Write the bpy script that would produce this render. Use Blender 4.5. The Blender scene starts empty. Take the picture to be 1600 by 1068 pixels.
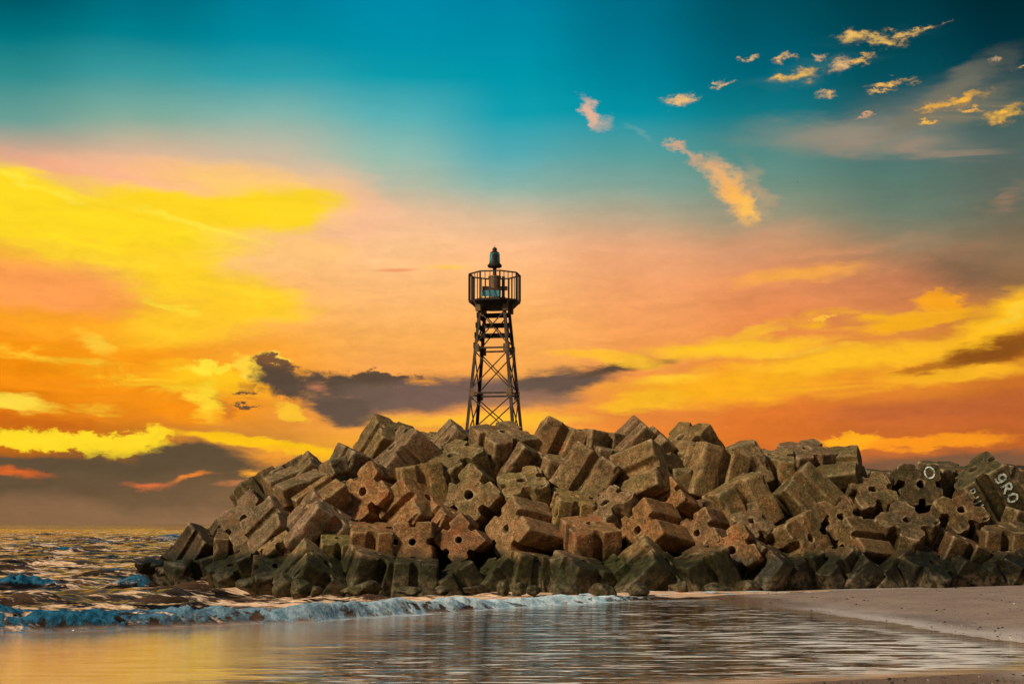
import bpy, bmesh, math, random
import numpy as np
from mathutils import Vector, Matrix, noise as mnoise

sc = bpy.context.scene
COL = sc.collection
R = math.radians
# ------------------------------------------------------------------ camera
FPX = 2222.2            # focal length in photo pixels (50 mm on 36 mm, 1600 px wide)
PITCH = math.atan(284.0 / FPX)
CAMH = 2.3
cam_d = bpy.data.cameras.new('camera'); cam_d.lens = 50.0; cam_d.sensor_width = 36.0
cam_d.clip_start = 0.1; cam_d.clip_end = 9000.0
cam = bpy.data.objects.new('camera', cam_d); COL.objects.link(cam)
cam.location = (0, 0, CAMH); cam.rotation_euler = (R(90) + PITCH, 0, 0)
sc.camera = cam
sc.view_settings.view_transform = 'Standard'; sc.view_settings.look = 'None'
sc.view_settings.exposure = 0.0; sc.view_settings.gamma = 1.0
sc.cycles.use_denoising = True
sc.cycles.max_bounces = 6; sc.cycles.diffuse_bounces = 3; sc.cycles.glossy_bounces = 3
sc.cycles.transparent_max_bounces = 8
sc.cycles.sample_clamp_indirect = 4.0

def pdir(px, py):
    """direction in the world through a pixel of the photograph"""
    x, y, z = px - 800.0, 534.0 - py, -FPX
    c, s = math.cos(R(90) + PITCH), math.sin(R(90) + PITCH)
    return Vector((x, y * c - z * s, y * s + z * c)).normalized()
def at(px, py, Y):
    d = pdir(px, py); k = Y / d.y
    return Vector((d.x * k, Y, CAMH + d.z * k))
def azel(px, py):
    d = pdir(px, py)
    return math.degrees(math.atan2(d.x, d.y)), math.degrees(math.asin(d.z))
def lin(c):
    return tuple((v / 255.0 / 12.92) if v / 255.0 <= 0.04045 else ((v / 255.0 + 0.055) / 1.055) ** 2.4 for v in c[:3]) + (1.0,)

# ------------------------------------------------------------------ key light added behind the camera at left, opposite the bright sky
KEY_SUN_AZ, KEY_SUN_EL = -128.0, 38.0
sd = bpy.data.lights.new('key_sun', 'SUN'); sd.energy = 3.9; sd.angle = R(7); sd.color = (1.0, 0.80, 0.56)
key_sun = bpy.data.objects.new('key_sun', sd); COL.objects.link(key_sun)
_a, _e = R(KEY_SUN_AZ), R(KEY_SUN_EL)
_sv = Vector((math.sin(_a) * math.cos(_e), math.cos(_a) * math.cos(_e), math.sin(_e)))
key_sun.rotation_euler = _sv.to_track_quat('Z', 'Y').to_euler()

# ------------------------------------------------------------------ node helper
class NT:
    def __init__(s, tree): s.t = tree; s.n = tree.nodes; s.l = tree.links
    def node(s, typ, **kw):
        n = s.n.new(typ)
        for k, v in kw.items(): setattr(n, k, v)
        return n
    def put(s, sock, v):
        if isinstance(v, bpy.types.NodeSocket): s.l.new(v, sock)
        elif v is not None:
            try: sock.default_value = v
            except Exception: sock.default_value = tuple(v)[:3]
    def math(s, op, a, b=None, c=None, clamp=False):
        n = s.node('ShaderNodeMath', operation=op, use_clamp=clamp)
        s.put(n.inputs[0], a)
        if b is not None: s.put(n.inputs[1], b)
        if c is not None: s.put(n.inputs[2], c)
        return n.outputs[0]
    def vmath(s, op, a, b=None, scale=None):
        n = s.node('ShaderNodeVectorMath', operation=op)
        s.put(n.inputs[0], a)
        if b is not None: s.put(n.inputs[1], b)
        if scale is not None: s.put(n.inputs['Scale'], scale)
        return n.outputs['Value'] if op in ('LENGTH', 'DOT_PRODUCT', 'DISTANCE') else n.outputs[0]
    def xyz(s, x=0.0, y=0.0, z=0.0):
        n = s.node('ShaderNodeCombineXYZ')
        for i, v in enumerate((x, y, z)): s.put(n.inputs[i], v)
        return n.outputs[0]
    def chain(s, a, b):
        n = s.node('ShaderNodeVectorMath', operation='MULTIPLY_ADD')
        s.put(n.inputs[0], a); n.inputs[1].default_value = (1e-20,) * 3; s.put(n.inputs[2], b)
        return n.outputs[0]
    def sep(s, v):
        n = s.node('ShaderNodeSeparateXYZ'); s.put(n.inputs[0], v); return n.outputs
    def noise(s, vec, scale, detail=4.0, rough=0.55, dist=0.0, lac=2.0, color=False, dim='3D'):
        n = s.node('ShaderNodeTexNoise', noise_dimensions=dim); s.put(n.inputs['Vector'], vec)
        s.put(n.inputs['Scale'], scale); n.inputs['Detail'].default_value = detail
        n.inputs['Roughness'].default_value = rough; n.inputs['Distortion'].default_value = dist
        n.inputs['Lacunarity'].default_value = lac
        return n.outputs['Color' if color else 'Fac']
    def rng(s, v, a, b, c=0.0, d=1.0, kind='LINEAR'):
        n = s.node('ShaderNodeMapRange', interpolation_type=kind)
        s.put(n.inputs[0], v)
        for i, q in enumerate((a, b, c, d)): s.put(n.inputs[i + 1], q)
        return n.outputs[0]
    def mapping(s, v, loc=(0, 0, 0), rot=(0, 0, 0), scl=(1, 1, 1), kind='POINT'):
        n = s.node('ShaderNodeMapping', vector_type=kind); s.put(n.inputs[0], v)
        n.inputs[1].default_value = loc; n.inputs[2].default_value = rot; n.inputs[3].default_value = scl
        return n.outputs[0]
    def mix(s, fac, a, b, blend='MIX'):
        n = s.node('ShaderNodeMix', data_type='RGBA', blend_type=blend)
        s.put(n.inputs[0], fac); s.put(n.inputs[6], a); s.put(n.inputs[7], b)
        return n.outputs[2]
    def ramp(s, fac, stops, interp='LINEAR'):
        n = s.node('ShaderNodeValToRGB'); s.put(n.inputs[0], fac)
        cr = n.color_ramp; cr.interpolation = interp
        while len(cr.elements) > 1: cr.elements.remove(cr.elements[-1])
        cr.elements[0].position = stops[0][0]; cr.elements[0].color = stops[0][1]
        for p, c in stops[1:]:
            e = cr.elements.new(p); e.color = c
        return n.outputs[0]

NISH = 0.0
SKYTABLE = [
 # -60        0           60          120         180          240            290            340           390            440            490           540           590          640          690          740           818
 [(0,70,85),(0,88,102),(0,118,128),(48,142,142),(110,160,150),(222,168,138),(240,180,105),(252,200,60),(250,180,60),(250,155,85),(252,155,45),(248,148,18),(240,138,12),(222,120,18),(190,105,25),(105,76,42),(135,100,68)],
 [(0,92,112),(0,110,128),(0,128,142),(58,154,156),(128,172,156),(222,182,150),(245,190,110),(250,200,80),(252,195,70),(250,165,85),(252,165,55),(250,155,25),(245,150,20),(235,135,25),(170,100,35),(92,74,48),(138,105,72)],
 [(0,112,136),(0,128,152),(0,140,160),(45,160,170),(132,180,170),(205,186,160),(245,190,150),(252,195,130),(252,195,120),(252,184,108),(252,182,88),(250,165,50),(248,160,30),(240,150,40),(200,130,55),(140,100,60),(145,110,78)],
 [(0,122,150),(0,138,168),(0,144,168),(12,156,172),(88,176,180),(148,188,174),(185,186,162),(240,190,148),(254,196,138),(254,190,124),(252,182,106),(250,174,86),(246,162,78),(238,152,76),(250,170,50),(200,125,60),(165,118,82)],
 [(0,112,142),(0,130,160),(0,140,165),(0,150,170),(16,160,176),(84,170,178),(142,180,168),(215,186,152),(252,190,140),(254,184,118),(252,178,100),(250,172,86),(246,165,75),(242,157,68),(254,180,48),(222,142,58),(184,128,82)],
 [(0,95,116),(0,108,132),(0,116,140),(0,130,152),(5,148,165),(86,158,156),(132,164,150),(188,166,136),(236,168,122),(242,164,108),(244,160,95),(244,156,80),(240,146,68),(234,136,58),(236,130,44),(225,125,50),(182,122,76)],
 [(0,70,84),(0,80,95),(0,88,105),(0,101,118),(16,120,130),(82,138,132),(112,144,128),(152,148,122),(206,150,108),(228,144,92),(230,138,80),(236,143,58),(232,138,48),(222,118,44),(215,112,40),(205,112,50),(150,100,65)],
 [(0,50,60),(0,58,68),(0,66,78),(5,78,90),(40,95,102),(74,116,112),(90,122,110),(110,126,108),(154,128,98),(196,124,84),(210,128,72),(225,140,48),(228,138,38),(206,106,50),(200,105,40),(165,100,62),(130,88,60)],
 [(0,36,44),(0,42,52),(0,50,62),(10,64,74),(64,94,92),(84,102,96),(92,104,94),(112,108,88),(140,112,82),(152,110,70),(192,120,40),(172,95,25),(200,110,40),(185,95,45),(195,100,40),(120,84,62),(115,80,58)],
]
# px, py, rx, ry, angle, colour, alpha, softness, warp, texture
Y1=(255,218,36); Y2=(255,200,30); OR=(248,150,30); PK=(250,175,135); GY=(96,78,56)
STROKES = [
 # pink halo round the big left cloud
 (290,288,340,44,-4,(255,184,145),.95,.9,'S',''),
 (540,330,110,90,-25,(254,192,148),.85,1,'S',''),
 (380,285,230,40,-3,(255,204,112),.9,1,'S',''),
 (90,268,110,22,-12,(250,165,130),.5,1,'S','w'),
 # big yellow cloud
 (120,345,340,74,-6,Y1,1,.6,'S',''),
 (20,300,130,50,-14,Y1,1,.5,'S',''),
 (395,328,180,48,3,(255,214,36),1,.65,'S',''),
 (270,322,150,34,-3,(255,214,36),1,.6,'S',''),
 (468,330,80,38,18,(255,214,40),1,.6,'S',''),
 (300,440,185,66,-10,(255,208,40),1,.75,'S',''),
 (390,470,130,42,-4,(255,206,45),1,.65,'S',''),
 (290,505,180,45,8,(255,200,40),.9,.6,'S',''),
 (450,402,140,32,10,(255,196,122),.95,.6,'S',''),
 (40,450,190,46,-5,(252,158,80),.95,.6,'S',''),
 (150,400,200,14,-8,(255,212,45),.9,.8,'S',''),
 (310,352,150,9,-13,(255,232,70),.7,1,'S',''),
 (200,330,200,16,-10,(252,202,36),.7,1,'S','w'),
 (150,372,240,14,-4,(253,200,44),.6,1,'S','v'),
 (60,505,200,32,-5,(254,165,35),.8,.8,'S',''),
 # streaks in the lower left
 (230,330,220,10,-12,(255,232,60),.6,.9,'S','w'),
 (60,290,150,12,-16,(255,236,80),.6,.9,'S','w'),
 (270,480,60,10,-20,(255,232,60),.6,.9,'S',''),
 (90,558,170,15,-8,(255,205,50),.9,.8,'S','v'),
 (150,535,50,14,-30,(255,205,60),.8,.9,'S',''),
 (110,600,210,17,-3,(250,145,20),.8,.7,'S',''),
 (240,600,150,20,-5,(255,208,45),.85,.7,'S','v'),
 (30,628,70,17,-4,(255,222,70),.9,.5,'S',''),
 (130,640,90,10,0,(255,205,50),.8,.8,'S','v'),
 (50,662,130,16,-2,(205,105,25),.8,.7,'S',''),
 (330,590,110,34,-6,(255,196,30),.9,.7,'S',''),
 (300,640,120,26,-4,(248,145,18),.8,.7,'S',''),
 (325,625,28,46,15,(255,214,50),.95,.8,'S',''),
 (330,575,60,12,0,(255,225,60),.9,.6,'C',''),
 # bright band above the low grey bank
 (110,690,180,19,-2,(255,218,40),1,.35,'C',''),
 (215,692,60,22,20,(255,215,40),1,.35,'C',''),
 (420,695,190,14,-8,(255,196,25),1,.5,'S',''),
 (480,720,120,22,-6,(250,160,50),.9,.6,'S','v'),
 # low grey bank
 (60,745,330,38,2,GY,1,.4,'S',''),
 (300,722,100,34,0,GY,1,.4,'S',''),
 (250,760,360,40,0,(110,86,60),.85,.8,'W',''),
 (250,805,700,30,0,(142,106,74),.8,.9,'W',''),
 (25,738,60,10,-8,(228,104,34),.9,1,'S',''),
 (228,758,52,9,0,(226,116,62),.95,1,'S',''),
 (300,746,50,8,13,(240,136,50),1,1,'S',''),
 (384,735,36,9,-4,(252,168,46),1,1,'S',''),
 (385,755,60,9,6,(220,130,75),.7,.8,'S',''),
 # cauliflower edge and the long dark cloud
 (400,575,45,24,-20,(255,205,60),1,.4,'C',''),
 (425,560,34,10,-12,(255,212,75),1,.4,'C',''),
 (425,570,40,16,-22,(125,85,52),1,.4,'C',''),
 (395,605,36,20,0,(190,120,50),.6,.5,'C','p'),
 (385,633,24,5,0,(105,78,58),1,.5,'C',''),
 (380,612,22,4,0,(120,84,52),1,.5,'C',''),
 (440,595,60,30,-25,(90,72,57),1,.55,'C',''),
 (520,602,134,26,0,(90,74,59),1,.6,'C',''),
 (600,592,70,16,-6,(92,72,56),1,.35,'C',''),
 (620,620,180,36,3,(112,90,76),1,.7,'S',''),
 (530,640,80,30,-12,(104,84,70),1,.4,'S',''),
 (720,612,170,30,2,(120,94,82),1,.6,'S',''),
 (500,603,30,12,-4,(200,126,90),.75,1,'S',''),
 (655,598,28,9,-6,(240,156,60),.9,1,'S',''),
 (455,645,34,16,-20,(255,196,50),.9,.5,'C',''),
 (870,598,120,28,8,(104,84,70),1,.5,'S',''),
 (960,572,90,12,6,(90,70,56),1,.75,'S',''),
 (1030,565,60,7,6,(120,88,60),.8,1,'S',''),
 (820,625,120,20,3,(150,110,88),.8,.7,'S',''),
 (760,655,220,14,0,(255,190,50),.9,.7,'S',''),
 (350,640,12,30,40,(190,110,45),.6,.7,'S',''),
 (620,422,44,4,2,(240,150,100),.8,.8,'0',''),
 (700,417,50,5,0,(254,200,90),.9,.8,'0',''),
 # right: golden sheets
 (1150,545,200,22,3,(255,194,38),.95,.75,'S',''),
 (1130,605,240,42,4,(253,176,30),.95,.75,'S',''),
 (1050,590,120,14,8,(255,200,45),.8,.9,'S','w'),
 (1180,580,160,12,-3,(246,150,34),.7,.9,'S','v'),
 (950,560,110,14,-8,(254,190,50),.9,.6,'S',''),
 (1010,630,90,18,6,(254,186,40),.9,.5,'S',''),
 (1350,560,270,28,4,(255,190,35),.95,.75,'S',''),
 (1330,585,180,10,2,(248,155,40),.6,.9,'S','v'),
 (1280,548,150,8,2,(255,212,60),.7,1,'S','w'),
 (1280,600,200,26,4,(250,175,35),.8,.6,'S','w'),
 (1190,515,60,14,18,(252,185,50),.8,.6,'S',''),
 (1250,430,150,18,6,(254,172,76),.95,.9,'S',''),
 (1400,415,90,14,14,(225,150,90),.7,1,'S','v'),
 (1330,500,120,22,-2,(252,180,30),.9,.5,'S','v'),
 (1470,470,50,20,-4,(250,165,25),.9,.5,'C',''),
 (1440,500,110,16,10,(250,175,30),.9,.5,'S',''),
 (1286,497,18,7,22,(255,185,60),1,.5,'C',''),
 (1570,500,115,44,28,(255,188,32),1,.7,'S',''),
 (1580,490,60,16,30,(255,210,60),.8,1,'S',''),
 (1500,582,160,20,4,(255,182,38),1,.75,'S',''),
 (1555,548,120,20,14,(140,80,26),1,.75,'S',''),
 (1440,575,60,8,8,(170,95,30),.7,.7,'S',''),
 (1330,690,60,16,2,(255,170,30),1,.4,'C',''),
 (1450,690,160,13,3,(250,150,30),.95,.5,'S',''),
 (1480,640,220,24,4,(190,100,52),.7,.7,'W',''),
 (1500,735,240,34,3,(126,88,62),1,.45,'S',''),
 (1510,425,130,46,-10,(112,92,70),.75,1,'S',''),
 (1500,395,120,22,12,(150,112,84),.6,.8,'S','v'),
 (1570,310,60,24,35,(165,125,98),.7,.8,'S','v'),
 # veil upper right
 (1430,180,230,60,12,(124,122,108),.55,1,'S',''),
 (1330,215,240,44,-4,(154,142,124),.85,1,'S',''),
 (1300,395,200,16,7,(226,152,104),.7,1,'S','s'),
 (1180,380,120,30,20,(214,150,112),.5,1,'S',''),
 (1420,232,200,24,-6,(160,136,115),.7,.8,'S','w'),
 (1480,150,150,34,28,(120,115,98),.75,.8,'S',''),
 # the diagonal bright wisps
 (925,178,16,38,32,(232,180,150),.95,.8,'C',''),
 (945,192,16,14,40,(170,165,155),.6,.9,'C',''),
 (1055,228,26,9,-18,(210,165,130),.9,.8,'C',''),
 (1085,246,34,14,-42,(214,166,128),.85,1,'C',''),
 (1000,212,50,8,-25,(120,168,162),.5,1,'S',''),
 (1118,266,24,40,40,(236,176,118),.9,1,'C',''),
 (1150,302,38,72,34,(228,174,128),.75,1,'C',''),
 (1150,305,28,62,34,(252,182,88),1,.9,'C',''),
 (1167,326,24,28,20,(255,194,88),1,1,'C',''),
 (1190,300,24,70,22,(200,160,120),.45,.9,'S',''),
 # small gold cloudlets
 (1260,115,150,26,8,(70,120,122),.45,1,'S','w'),
 (1380,60,110,20,2,(60,104,106),.5,1,'S','w'),
 (1500,170,120,30,8,(150,130,96),.5,1,'S','w'),
 (1335,58,42,13.7,-4,(208,160,95),0.80,1,'C','q'),
 (1335,57,37,9.6,-4,(248,196,100),1.0,.8,'C','q'),
 (1380,62,48,13.7,-10,(210,164,91),0.80,1,'C','q'),
 (1380,61,41,9.6,-10,(250,200,96),1.0,.8,'C','q'),
 (1425,52,49,8.4,6,(208,160,95),0.80,1,'C','q'),
 (1425,51,42,5.9,6,(248,196,100),1.0,.8,'C','q'),
 (1172,92,19,6.3,4,(197,155,114),0.80,1,'C','q'),
 (1172,91,17,4.4,4,(235,190,120),1.0,.8,'C','q'),
 (1230,91,26,6.3,6,(201,155,104),0.80,1,'C','q'),
 (1230,90,22,4.4,6,(240,190,110),1.0,.8,'C','q'),
 (1062,156,36,10.5,8,(199,155,114),0.80,1,'C','q'),
 (1062,155,31,7.4,8,(238,190,120),1.0,.8,'C','q'),
 (1130,132,21,7.4,10,(193,151,114),0.80,1,'C','q'),
 (1130,131,18,5.1,10,(230,185,120),1.0,.8,'C','q'),
 (1240,120,55,12.6,6,(210,157,79),0.80,1,'C','q'),
 (1240,119,48,8.9,6,(250,192,84),1.0,.8,'C','q'),
 (1315,102,29,15.8,12,(189,147,114),0.80,1,'C','q'),
 (1315,101,26,11.1,12,(225,180,120),1.0,.8,'C','q'),
 (1345,93,28,8.4,14,(208,157,87),0.80,1,'C','q'),
 (1345,92,24,5.9,14,(248,192,92),1.0,.8,'C','q'),
 (1285,88,17,6.3,12,(189,147,114),0.80,1,'C','q'),
 (1285,87,15,4.4,12,(225,180,120),1.0,.8,'C','q'),
 (1395,130,49,8.4,3,(204,152,85),0.80,1,'C','q'),
 (1395,129,42,5.9,3,(244,186,90),1.0,.8,'C','q'),
 (1375,143,31,4.2,0,(201,151,95),0.80,1,'C','q'),
 (1375,142,28,3.0,0,(240,185,100),1.0,.8,'C','q'),
 (1292,148,26,7.4,0,(197,151,104),0.80,1,'C','q'),
 (1292,147,22,5.1,0,(235,185,110),1.0,.8,'C','q'),
 (1490,160,70,12.6,10,(211,150,60),0.80,1,'C','q'),
 (1490,159,61,8.9,10,(252,184,64),1.0,.8,'C','q'),
 (1450,170,28,6.3,8,(210,147,57),0.80,1,'C','q'),
 (1450,169,24,4.4,8,(250,180,60),1.0,.8,'C','q'),
 (1452,189,26,5.3,3,(211,152,66),0.80,1,'C','q'),
 (1452,188,22,3.7,3,(252,186,70),1.0,.8,'C','q'),
 (1570,180,49,15.8,10,(213,155,62),0.80,1,'C','q'),
 (1570,179,42,11.1,10,(254,190,66),1.0,.8,'C','q'),
 (1520,172,31,6.3,-4,(210,150,66),0.80,1,'C','q'),
 (1520,171,28,4.4,-4,(250,184,70),1.0,.8,'C','q'),
 (1555,92,15,7.4,20,(168,135,114),0.64,1,'C','q'),
 (1555,91,13,5.1,20,(200,165,120),0.8,.8,'C','q'),
 (1350,183,23,4.2,0,(189,139,114),0.72,1,'C','q'),
 (1350,182,20,3.0,0,(225,170,120),0.9,.8,'C','q'),
 (1477,38,15,3.2,0,(151,122,104),0.64,1,'C','q'),
 (1477,37,13,2.2,0,(180,150,110),0.8,.8,'C','q'),
 (1595,105,15,5.3,5,(176,139,104),0.72,1,'C','q'),
 (1595,104,13,3.7,5,(210,170,110),0.9,.8,'C','q'),
]

BACKSKY = [(0.0, lin((140, 100, 76))), (0.2, lin((160, 112, 80))), (0.42, lin((110, 116, 106))), (0.7, lin((48, 104, 120))), (1.0, lin((20, 95, 125)))]
# ------------------------------------------------------------------ sky (world, by direction only)
wd = bpy.data.worlds.new('World'); sc.world = wd; wd.use_nodes = True
wd.cycles.sampling_method = 'MANUAL'; wd.cycles.sample_map_resolution = 512
W = NT(wd.node_tree)
for n in list(W.n): W.n.remove(n)
gen = W.node('ShaderNodeTexCoord').outputs['Generated']
dx, dy, dz = W.sep(W.vmath('NORMALIZE', gen))
AZ = W.math('MULTIPLY', W.math('ARCTAN2', dx, dy), 57.29578)
EL = W.math('MULTIPLY', W.math('ARCSINE', dz), 57.29578)
P0 = W.xyz(AZ, EL, 0.0)
def warp(P, scale, amp, sx=1.0, sy=1.0, detail=4.0, rough=0.55, off=0.0):
    q = W.mapping(P, loc=(off, off * .7, off * .3), scl=(sx, sy, 1))
    c = W.noise(q, scale, detail, rough, color=True, dim='2D')
    d = W.vmath('SUBTRACT', c, (0.5, 0.5, 0.5))
    d = W.vmath('MULTIPLY', d, (amp[0], amp[1], 0))
    return W.vmath('ADD', P, d)
PW = warp(P0, 0.22, (7.0, 2.4), 0.6, 1.6, 5.0, 0.55)            # broad, wind-drawn
PS = warp(P0, 0.7, (2.6, 0.9), 0.5, 1.8, 6.0, 0.62, 3.0)         # streaky edges
PC = warp(P0, 1.5, (1.5, 1.0), 0.8, 1.5, 8.0, 0.66, 9.0)         # billowy edges
PM = warp(P0, 0.10, (3.0, 1.2), 0.7, 1.3, 3.0, 0.5, 21.0)
WARPS = {'W': (PW, 3.5, 1.2), 'S': (PS, 1.3, .5), 'C': (PC, .8, .5), '0': (P0, 0, 0), 'M': (PM, 1.5, .6)}

# smooth colour field: nine columns of stops, by azimuth and elevation
CX = [0, 200, 400, 600, 800, 1000, 1200, 1400, 1600]
CY = [-60, 0, 60, 120, 180, 240, 290, 340, 390, 440, 490, 540, 590, 640, 690, 740, 818]
CAZ = [azel(x, 500)[0] for x in CX]
E0, E1 = -2.0, 60.0
def field(Pv, lo=-999, hi=999):
    azw, elw, _z = W.sep(Pv)
    tf = W.rng(elw, E0, E1)
    ids = [i for i in range(9) if (i == 8 or CAZ[i + 1] > lo) and (i == 0 or CAZ[i - 1] < hi)]
    out = None
    for i in ids:
        x = CX[i]
        st = [(((azel(x, y)[1]) - E0) / (E1 - E0), lin(SKYTABLE[i][j])) for j, y in enumerate(CY)]
        st.reverse()
        st.append(((40 - E0) / (E1 - E0), lin((0, 78, 104))))
        st.append((1.0, lin((10, 70, 100))))
        st.insert(0, (0.0, st[0][1]))
        c = W.ramp(W.math('ADD', tf, W.math('MULTIPLY', W.sep(out)[0], 1e-20)) if out is not None else tf, st)
        out = c if out is None else W.mix(W.rng(azw, CAZ[i - 1], CAZ[i], 0, 1, 'SMOOTHSTEP'), out, c)
    return out

def D(px): return px / 38.8
def stroke(cur, px, py, rx, ry, ang, col, alpha=1.0, soft=0.6, P=None, tex=None):
    a, e = azel(px, py)
    P = W.chain(cur, P)      # makes the strokes evaluate one after another
    m = W.mapping(P, loc=(a, e, 0), rot=(0, 0, R(ang)), scl=(D(rx), D(ry), 1), kind='TEXTURE')
    r = W.vmath('LENGTH', m)
    f = W.rng(r, 1.0, max(0.0, 1.0 - soft), 0.0, alpha, 'SMOOTHSTEP')
    if tex is not None: f = W.math('MULTIPLY', f, tex, clamp=True)
    return W.mix(f, cur, lin(col))
def streaktex(sx, sy, ang, lo, hi, scale=1.0, det=5.0, rough=0.6, off=0.0):
    q = W.mapping(P0, loc=(off, off, off), rot=(0, 0, R(-ang)), scl=(sx, sy, 1))
    return W.rng(W.noise(q, scale, det, rough, 0.6, dim='2D'), lo, hi)
TEX = {'': None, 'w': streaktex(0.25, 1.3, 4, 0.38, 0.62), 'v': streaktex(0.5, 1.6, -8, 0.35, 0.65, off=5),
       'p': streaktex(1.6, 3.2, 8, 0.42, 0.56, off=2, det=7), 'd': streaktex(0.9, 0.45, -35, 0.3, 0.6, off=12),
       's': streaktex(0.12, 0.8, 2, 0.35, 0.7, off=8), 'q': streaktex(1.2, 2.6, 6, 0.30, 0.62, off=14, det=8)}
GR = W.rng(W.noise(W.mapping(PS, rot=(0, 0, R(-3)), scl=(0.22, 1.5, 1)), 1.0, 7.0, 0.6), 0.25, 0.75, 0.88, 1.12)
GR2 = W.rng(W.noise(W.mapping(PC, scl=(1.2, 2.4, 1)), 1.0, 7.0, 0.65), 0.25, 0.75, 0.93, 1.07)
GRAIN = W.math('ADD', 1.0, W.math('MULTIPLY', W.math('SUBTRACT', W.math('MULTIPLY', GR, GR2), 1.0), W.rng(EL, 9.0, 15.0, 1.0, 0.22)))
def bgnode(col, st=1.0):
    n = W.node('ShaderNodeBackground'); W.put(n.inputs[0], col); n.inputs[1].default_value = st
    return n.outputs[0]
def mixsh(f, a, b):
    n = W.node('ShaderNodeMixShader'); W.put(n.inputs[0], f); W.l.new(a, n.inputs[1]); W.l.new(b, n.inputs[2])
    return n.outputs[0]
def field_reads(P): return W.sep(P)
def cell(a0, a1, e0, e1):
    """one patch of the sky: only the clouds that reach into it are worked out there"""
    global W
    g = bpy.data.node_groups.new('sky_patch', 'ShaderNodeTree')
    keys = ['PM', 'PW', 'PS', 'PC', 'P0', 'GR'] + ['T' + k for k in 'wvpdsq']
    for k in keys:
        g.interface.new_socket(name=k, in_out='INPUT', socket_type='NodeSocketVector' if k[0] == 'P' else 'NodeSocketFloat')
    g.interface.new_socket(name='sky', in_out='OUTPUT', socket_type='NodeSocketShader')
    W0 = W; W = NT(g)
    gi = W.node('NodeGroupInput').outputs
    V = {'W': gi['PW'], 'S': gi['PS'], 'C': gi['PC'], '0': gi['P0'], 'M': gi['PM']}
    cur = field(gi['PM'], a0 - 1.6, a1 + 1.6)
    for px, py, rx, ry, ang, col, al, so, wk, tk in STROKES:
        P, wx, wy = WARPS[wk]
        ca, ce = azel(px, py); t = R(ang)
        hx = math.hypot(D(rx) * math.cos(t), D(ry) * math.sin(t)) + wx
        hy = math.hypot(D(rx) * math.sin(t), D(ry) * math.cos(t)) + wy
        if ca + hx < a0 or ca - hx > a1 or ce + hy < e0 or ce - hy > e1: continue
        cur = stroke(cur, px, py, rx, ry, ang, col, al, so, V[wk], gi['T' + tk] if tk else None)
    cur = W.vmath('SCALE', cur, scale=gi['GR'])
    go = W.node('NodeGroupOutput'); W.l.new(bgnode(cur), go.inputs[0])
    W = W0
    n = W.node('ShaderNodeGroup'); n.node_tree = g
    for k, v in [('PM', PM), ('PW', PW), ('PS', PS), ('PC', PC), ('P0', P0), ('GR', GRAIN)] + [('T' + k, TEX[k]) for k in 'wvpdsq']:
        W.l.new(v, n.inputs[k])
    
    return n.outputs[0]
AS = [-26, -11, -5, 5, 14, 26]
ES = [-0.6, 4.5, 9, 24]
def bits(n0, n1, lim, v, make):
    if n1 - n0 == 1: return make(n0)
    m = (n0 + n1) // 2
    return mixsh(W.math('GREATER_THAN', v, lim[m]), bits(n0, m, lim, v, make), bits(m, n1, lim, v, make))
front = bits(0, len(AS) - 1, AS, AZ, lambda i: bits(0, len(ES) - 1, ES, EL, lambda j: cell(AS[i], AS[i + 1], ES[j], ES[j + 1])))
# the unseen half of the sky behind the camera, toned for fill light: dusk peach low down, teal higher up
back = W.ramp(W.rng(EL, -2, 60), BACKSKY)
bfac = W.rng(W.math('ABSOLUTE', AZ), 40.0, 95.0, 0, 1, 'SMOOTHSTEP')
outer = bgnode(W.mix(bfac, field(P0), back))
inside = W.math('MULTIPLY', W.math('LESS_THAN', W.math('ABSOLUTE', AZ), 26.0),
                W.math('MULTIPLY', W.math('GREATER_THAN', EL, -0.6), W.math('LESS_THAN', EL, 24.0)))
skysh = mixsh(inside, outer, front)
nis = W.node('ShaderNodeTexSky', sky_type='NISHITA'); nis.sun_disc = False
nis.sun_elevation = R(KEY_SUN_EL); nis.sun_rotation = R(KEY_SUN_AZ)
bg2 = W.node('ShaderNodeBackground'); W.put(bg2.inputs[0], nis.outputs[0]); bg2.inputs[1].default_value = NISH
ads = W.node('ShaderNodeAddShader'); W.l.new(skysh, ads.inputs[0]); W.l.new(bg2.outputs[0], ads.inputs[1])
wo = W.node('ShaderNodeOutputWorld'); W.l.new(ads.outputs[0], wo.inputs[0])

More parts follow.
